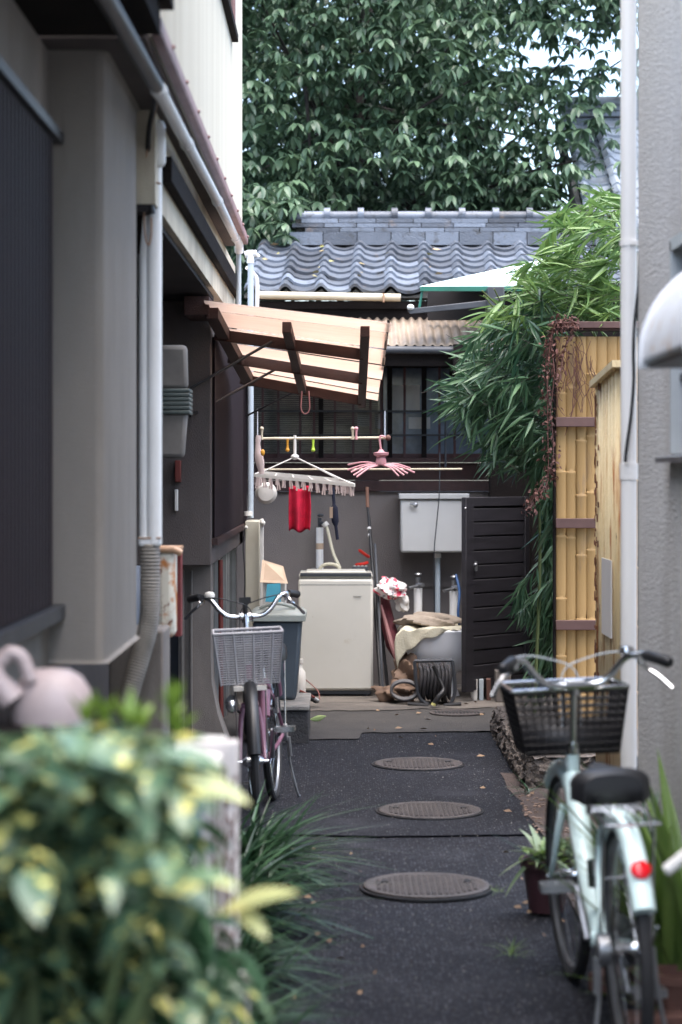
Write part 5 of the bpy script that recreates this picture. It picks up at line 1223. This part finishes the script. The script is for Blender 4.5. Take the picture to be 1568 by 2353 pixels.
for _ in range(170):
    lv[0].append((.74 + random.gauss(0, .045), 7.2 + random.gauss(0, .05), .18 + random.uniform(0, .06))); lv[1].append(random.uniform(0, 6.3)); lv[2].append(random.uniform(-.6, 1)); lv[3].append(0); lv[4].append(random.uniform(.025, .05))
foliage('leaf', t, [leaf_tpl(1, .6, 3, .2, .2, 'oval')], *lv, 'leaf_bright', 0, 'ground_leaves')

def tuft(name, label, cx, cy, z, n, L, m, cat='plant', spread=.08, lo=.4, hi=1.35, w_=.05, dirs=None, bend=.6, group=None):
    t = thing(name, label, cat, (cx, cy, 0), group); lv = ([], [], [], [], [])
    for _ in range(n):
        lv[0].append((cx + random.gauss(0, spread), cy + random.gauss(0, spread), z)); a = random.uniform(0, 6.3) if dirs is None else random.gauss(*dirs)
        lv[1].append(a); lv[2].append(random.uniform(lo, hi)); lv[3].append(random.uniform(-.3, .3)); lv[4].append(L * random.uniform(.6, 1.15))
    foliage('blade', t, [leaf_tpl(1, w_, 8, bend, .25, 'lance'), leaf_tpl(1, w_ * .8, 8, bend * 1.4, .25, 'lance'), leaf_tpl(1, w_, 8, bend * .5, .25, 'lance')], *lv, m, 40, 'blades')
    return t
tuft('strap_plant', 'bushy green strap leaved plant at the foot of the stucco wall', .94, 6.35, .01, 200, .50, 'leaf_strap', spread=.035, lo=1.2, hi=1.55, dirs=(2.0, 1.2), bend=.4)
tuft('strap_plant', 'smaller light green plant behind the mint bicycle rear wheel', .93, 5.8, .01, 80, .22, 'leaf_bright', spread=.04, lo=.8, dirs=(2.0, 1.3))
tuft('strap_plant', 'low dark plant between the stone step and the striped pot plant', .90, 7.7, .01, 60, .18, 'leaf_strap', spread=.05)
tuft('leafy_plant', 'tall bright leafy plant squeezed between the mint bicycle and stucco wall', .945, 5.85, .01, 130, .62, 'leaf_bright', spread=.025, lo=1.25, hi=1.55, w_=.06, dirs=(2.4, 1.4), bend=.35)
tuft('weed', 'tiny weed growing from the asphalt left of the front wheel', .53, 6.55, .006, 22, .07, 'leaf_bright', 'weed', spread=.012)
tuft('weed', 'moss tuft at the right rim of the nearest manhole cover', .555, 7.55, .006, 26, .03, 'leaf_bright', 'weed', spread=.014)
tuft('weed', 'small green sprout under the stone step corner', .86, 9.85, .01, 20, .14, 'leaf_strap', 'weed', spread=.02)
obj('flower_pot', MB().lathe([(.05, 0), (.07, .12), (.078, .12), (.078, .145), (.065, .145), (.06, .12), (.001, .12)], (.90, 5.72, .01), 20), 'terracotta', cat='flower pot', label='terracotta pot between the mint bicycle rear wheel and the stucco wall')
for k, (x, y, a) in enumerate(((.83, 5.62, .2), (.80, 6.12, .9))):
    obj('brick', MB().box(-.09, .09, -.045, .045, 0, .055).xf(Matrix.Translation((x, y, .012)) @ Matrix.Rotation(a, 4, 'Z')), 'terracotta', bevel=.006, cat='brick', label=('broken reddish brick by the rear wheel of the mint bicycle', 'reddish brick between the wheels of the mint bicycle')[k])
b = MB()
for k in range(500):
    X, Y = random.uniform(.80, 1.0), random.uniform(4.6, 9.8); X = max(X, .78); s = random.uniform(.004, .014); b.ball((X, Y, .012), s, (1, 1, .5), 5, 3)
obj('pebbles', b, mat('pebble', (.25, .17, .13), (.08, .06, .05), 5, .8, island=.8), kind='stuff', cat='pebbles', label='small brown stones and crumbs along the right wall base')
# bit of another bicycle at the right edge
t = thing('handlebar', 'pale handlebar end poking in at the right edge', 'handlebar', P(1560, 1970, 4.6))
obj('lever', MB().tube(spath([P(1528, 2002, 4.6), P(1545, 1990, 4.6), P(1575, 1965, 4.6), P(1620, 1935, 4.6)], 4), [.010] + [.014] * 11 + [.012], 10), 'white_pl', t)
obj('stem', MB().tube(spath([P(1620, 1935, 4.6), P(1640, 2100, 4.5), (.90, 4.4, .01)], 5), .011, 10), 'steel', t)

# ================================================================= LEFT FOREGROUND
# strap-leaf clumps along the left bed
spots = [(-.37, 7.75, .44, 170, 'strap leaved clump just before the pink bicycle'), (-.36, 7.0, .30, 150, 'strap leaved clump second from the pink bicycle'), (-.33, 6.2, .30, 170, 'arching dark green clump halfway along the left bed'),
         (-.30, 5.5, .29, 170, 'arching clump right of the white carved post'), (-.28, 4.8, .27, 160, 'low strap leaved clump at the bottom edge of the bed'), (-.24, 4.25, .23, 120, 'nearest strap leaved clump beside the variegated shrub'), (-.40, 6.9, .46, 130, 'taller upright clump hiding the foot of the pink bicycle front wheel')]
for (x, y, L, n, lb) in spots: tuft('strap_leaf_clump', lb, x - .03, y, .01, int(n * 1.5), L * .76, 'leaf_strap', spread=.06, lo=.6, hi=1.5, w_=.065, dirs=(-.2, 1.3), bend=.95, group='strap leaved clumps along the left bed')
# white carved post
t = thing('carved_post', 'weathered white carved wooden post standing in the left plants', 'post', (-.27, 4.5, 0))
x0, x1 = XX(442, 4.5), XX(548, 4.5); zt = ZZ(1705, 4.5)
obj('board', MB().box(x0, x1, 4.5, 4.56, 0, zt), 'weathered_white', t, bevel=.006)
b = MB()
for x in (490, 503, 517): b.box(XX(x, 4.5), XX(x + 4, 4.5), 4.490, 4.502, .1, zt - .05)
for k in range(9):
    z = .15 + k * .08; b.tube([(XX(521, 4.5), 4.497, z), (XX(532, 4.5), 4.494, z + .03), (XX(543, 4.5), 4.497, z + .07)], .0025, 5)
    b.tube([(XX(543, 4.5), 4.497, z), (XX(532, 4.5), 4.494, z + .045), (XX(521, 4.5), 4.497, z + .06)], .002, 5)
obj('carving', b, 'carving', t)
obj('cap', MB().hexa([P(400, 1745, 4.4), P(505, 1772, 4.4), P(520, 1700, 4.65), P(410, 1695, 4.65), P(400, 1735, 4.4), P(505, 1762, 4.4), P(520, 1690, 4.65), P(410, 1685, 4.65)]), 'white_box', t)
obj('blue_cup', MB().lathe([(.03, 0), (.036, .09), (.03, .09), (.027, .01), (.001, .01)], P(425, 1950, 4.0), 16), 'blue_pl', cat='cup', label='dark blue plastic cup hung on the carved white post')
obj('blue_hook', MB().tube([P(440, 1855, 4.35), P(440, 1895, 4.3), P(425, 1905, 4.2), P(424, 1935, 4.05)], .012, 8), 'blue_pl', cat='hook', label='blue hook above the dark blue cup')
# stand with watering can
t = thing('plant_stand', 'dark wooden stand under the pale pink watering can', 'stand', (-.62, 4.3, 0))
obj('top', MB().box(-.85, -.42, 4.1, 4.5, .98, 1.0), 'black_wood', t)
for sx in (-.83, -.45):
    for sy in (4.12, 4.47): obj('leg', MB().box(sx - .015, sx + .015, sy - .015, sy + .015, 0, .98), 'black_wood', t)
t = thing('watering_can', 'pale pink plastic watering can behind the shrub at the left edge', 'watering can', (-.6, 4.2, 1.0))
b = MB().lathe([(.001, 0), (.080, 0), (.084, .03), (.078, .065), (.060, .092), (.036, .106), (.001, .110)], (0, 0, 0), 24); b.xf(Matrix.Translation((XX(120, 4.25), 4.25, 1.0)) @ Matrix.Diagonal((1.0, .8, 1.0, 1)))
obj('body', b, 'pinkwhite', t)
obj('handle', MB().tube(spath([P(5, 1520, 4.2), P(22, 1500, 4.2), P(48, 1508, 4.2), P(62, 1535, 4.2), P(72, 1565, 4.2)], 6), .014, 10), 'pinkwhite', t)
obj('spout', MB().tube([P(30, 1610, 4.2), P(-10, 1560, 4.2), P(-20, 1500, 4.2)], [.03, .022, .02], 12), 'pinkwhite', t)
obj('white_label', MB().box(XX(552, 3.6), XX(592, 3.6), 3.6, 3.62, ZZ(2292, 3.6), ZZ(2238, 3.6)).box(XX(568, 3.6), XX(573, 3.6), 3.604, 3.616, .2, ZZ(2292, 3.6)), 'weathered_white', cat='plant label', label='small white plant label low in the left foliage')

# variegated shrub (aucuba)
au = thing('variegated_shrub', 'large spotted green and yellow shrub blurred in the left foreground', 'shrub', (-.42, 3.1, 0))
b = MB()
for k in range(16):
    e = Vector((random.uniform(-.62, -.12), random.uniform(2.8, 3.5), random.uniform(.6, 1.08)))
    b.tube(spath([(-.42 + random.uniform(-.08, .08), 3.15, 0), Vector((-.42, 3.15, .4)).lerp(e, .5), e], 5), [.012 - .0007 * q for q in range(11)], 7)
obj('stem', b, mat('green_stem', (.12, .16, .06)), au)
pos, yaw, pit, rol, sc = [], [], [], [], []
def in_bush(x, y, z):
    px, py = CX + x / y * F, HY - (z - CH) / y * F
    if px < -160: return py > 1640
    if px < 330: return py > 1655
    if px < 405: return py > 1700 and not (px > 370 and py < 1760)
    if py < 2110: return False
    return px < 430 + (py - 2110) * .9 and px < 585
nw = 0
while nw < 270:
    y = random.uniform(2.5, 3.4); x = random.uniform(-.70, -.08); z = random.uniform(.45, 1.2)
    if nw < 80: y = random.uniform(2.6, 3.3); x = XX(random.uniform(-20, 430), y); z = ZZ(random.uniform(1655, 1830), y)
    if not in_bush(x, y, z): continue
    if HY - (z - CH) / y * F > 2000 and (y < 2.95 or random.random() < .15): continue
    nw += 1; a0 = random.uniform(0, 6.3); n = random.randint(4, 6); s = random.uniform(.06, .115)
    for k in range(n):
        pos.append((x, y, z - .01 * k)); yaw.append(a0 + k * 2.4 + random.uniform(-.3, .3)); pit.append(random.uniform(-.65, .25)); rol.append(random.uniform(-.3, .3)); sc.append(s * random.uniform(.75, 1.1))
foliage('leaf', au, [leaf_tpl(1, .50, 6, .25, .18, 'oval'), leaf_tpl(1, .42, 6, .4, .2, 'oval')], pos, yaw, pit, rol, sc, 'leaf_aucuba', 290, 'leaf_mass')
for (x0, y0, x1, y1, Y, mm) in ((410, 1790, 568, 1850, 3.1, 'leaf_yellow'), (505, 2105, 680, 2055, 3.0, 'leaf_yellow'), (540, 2080, 608, 2160, 3.0, 'leaf_yellow'), (345, 1720, 470, 1700, 3.2, 'leaf_aucuba')):
    a, c = P(x0, y0, Y), P(x1, y1, Y - .05); d = c - a
    foliage('leaf', au, [leaf_tpl(1, .34, 8, .18, .2, 'oval')], [tuple(a)], [math.atan2(d.y, d.x)], [math.asin(d.z / d.length) + .15], [.5], [d.length], mm, 1)
lv = ([], [], [], [], [])
for (x, y) in ((400, 1640), (410, 1670), (240, 1650), (320, 1660), (130, 1840), (200, 1650), (60, 1800), (395, 1610), (300, 1650)):
    c = P(x, y + 20, 3.15)
    for k in range(7): lv[0].append(tuple(c)); lv[1].append(random.uniform(0, 6.3)); lv[2].append(random.uniform(.9, 1.5)); lv[3].append(random.uniform(-.5, .5)); lv[4].append(random.uniform(.035, .06))
foliage('young_leaf', au, [leaf_tpl(1, .3, 4, .1, .2, 'lance')], *lv, 'leaf_aucuba_young', 0, 'shoots')
# lower dark filler leaves
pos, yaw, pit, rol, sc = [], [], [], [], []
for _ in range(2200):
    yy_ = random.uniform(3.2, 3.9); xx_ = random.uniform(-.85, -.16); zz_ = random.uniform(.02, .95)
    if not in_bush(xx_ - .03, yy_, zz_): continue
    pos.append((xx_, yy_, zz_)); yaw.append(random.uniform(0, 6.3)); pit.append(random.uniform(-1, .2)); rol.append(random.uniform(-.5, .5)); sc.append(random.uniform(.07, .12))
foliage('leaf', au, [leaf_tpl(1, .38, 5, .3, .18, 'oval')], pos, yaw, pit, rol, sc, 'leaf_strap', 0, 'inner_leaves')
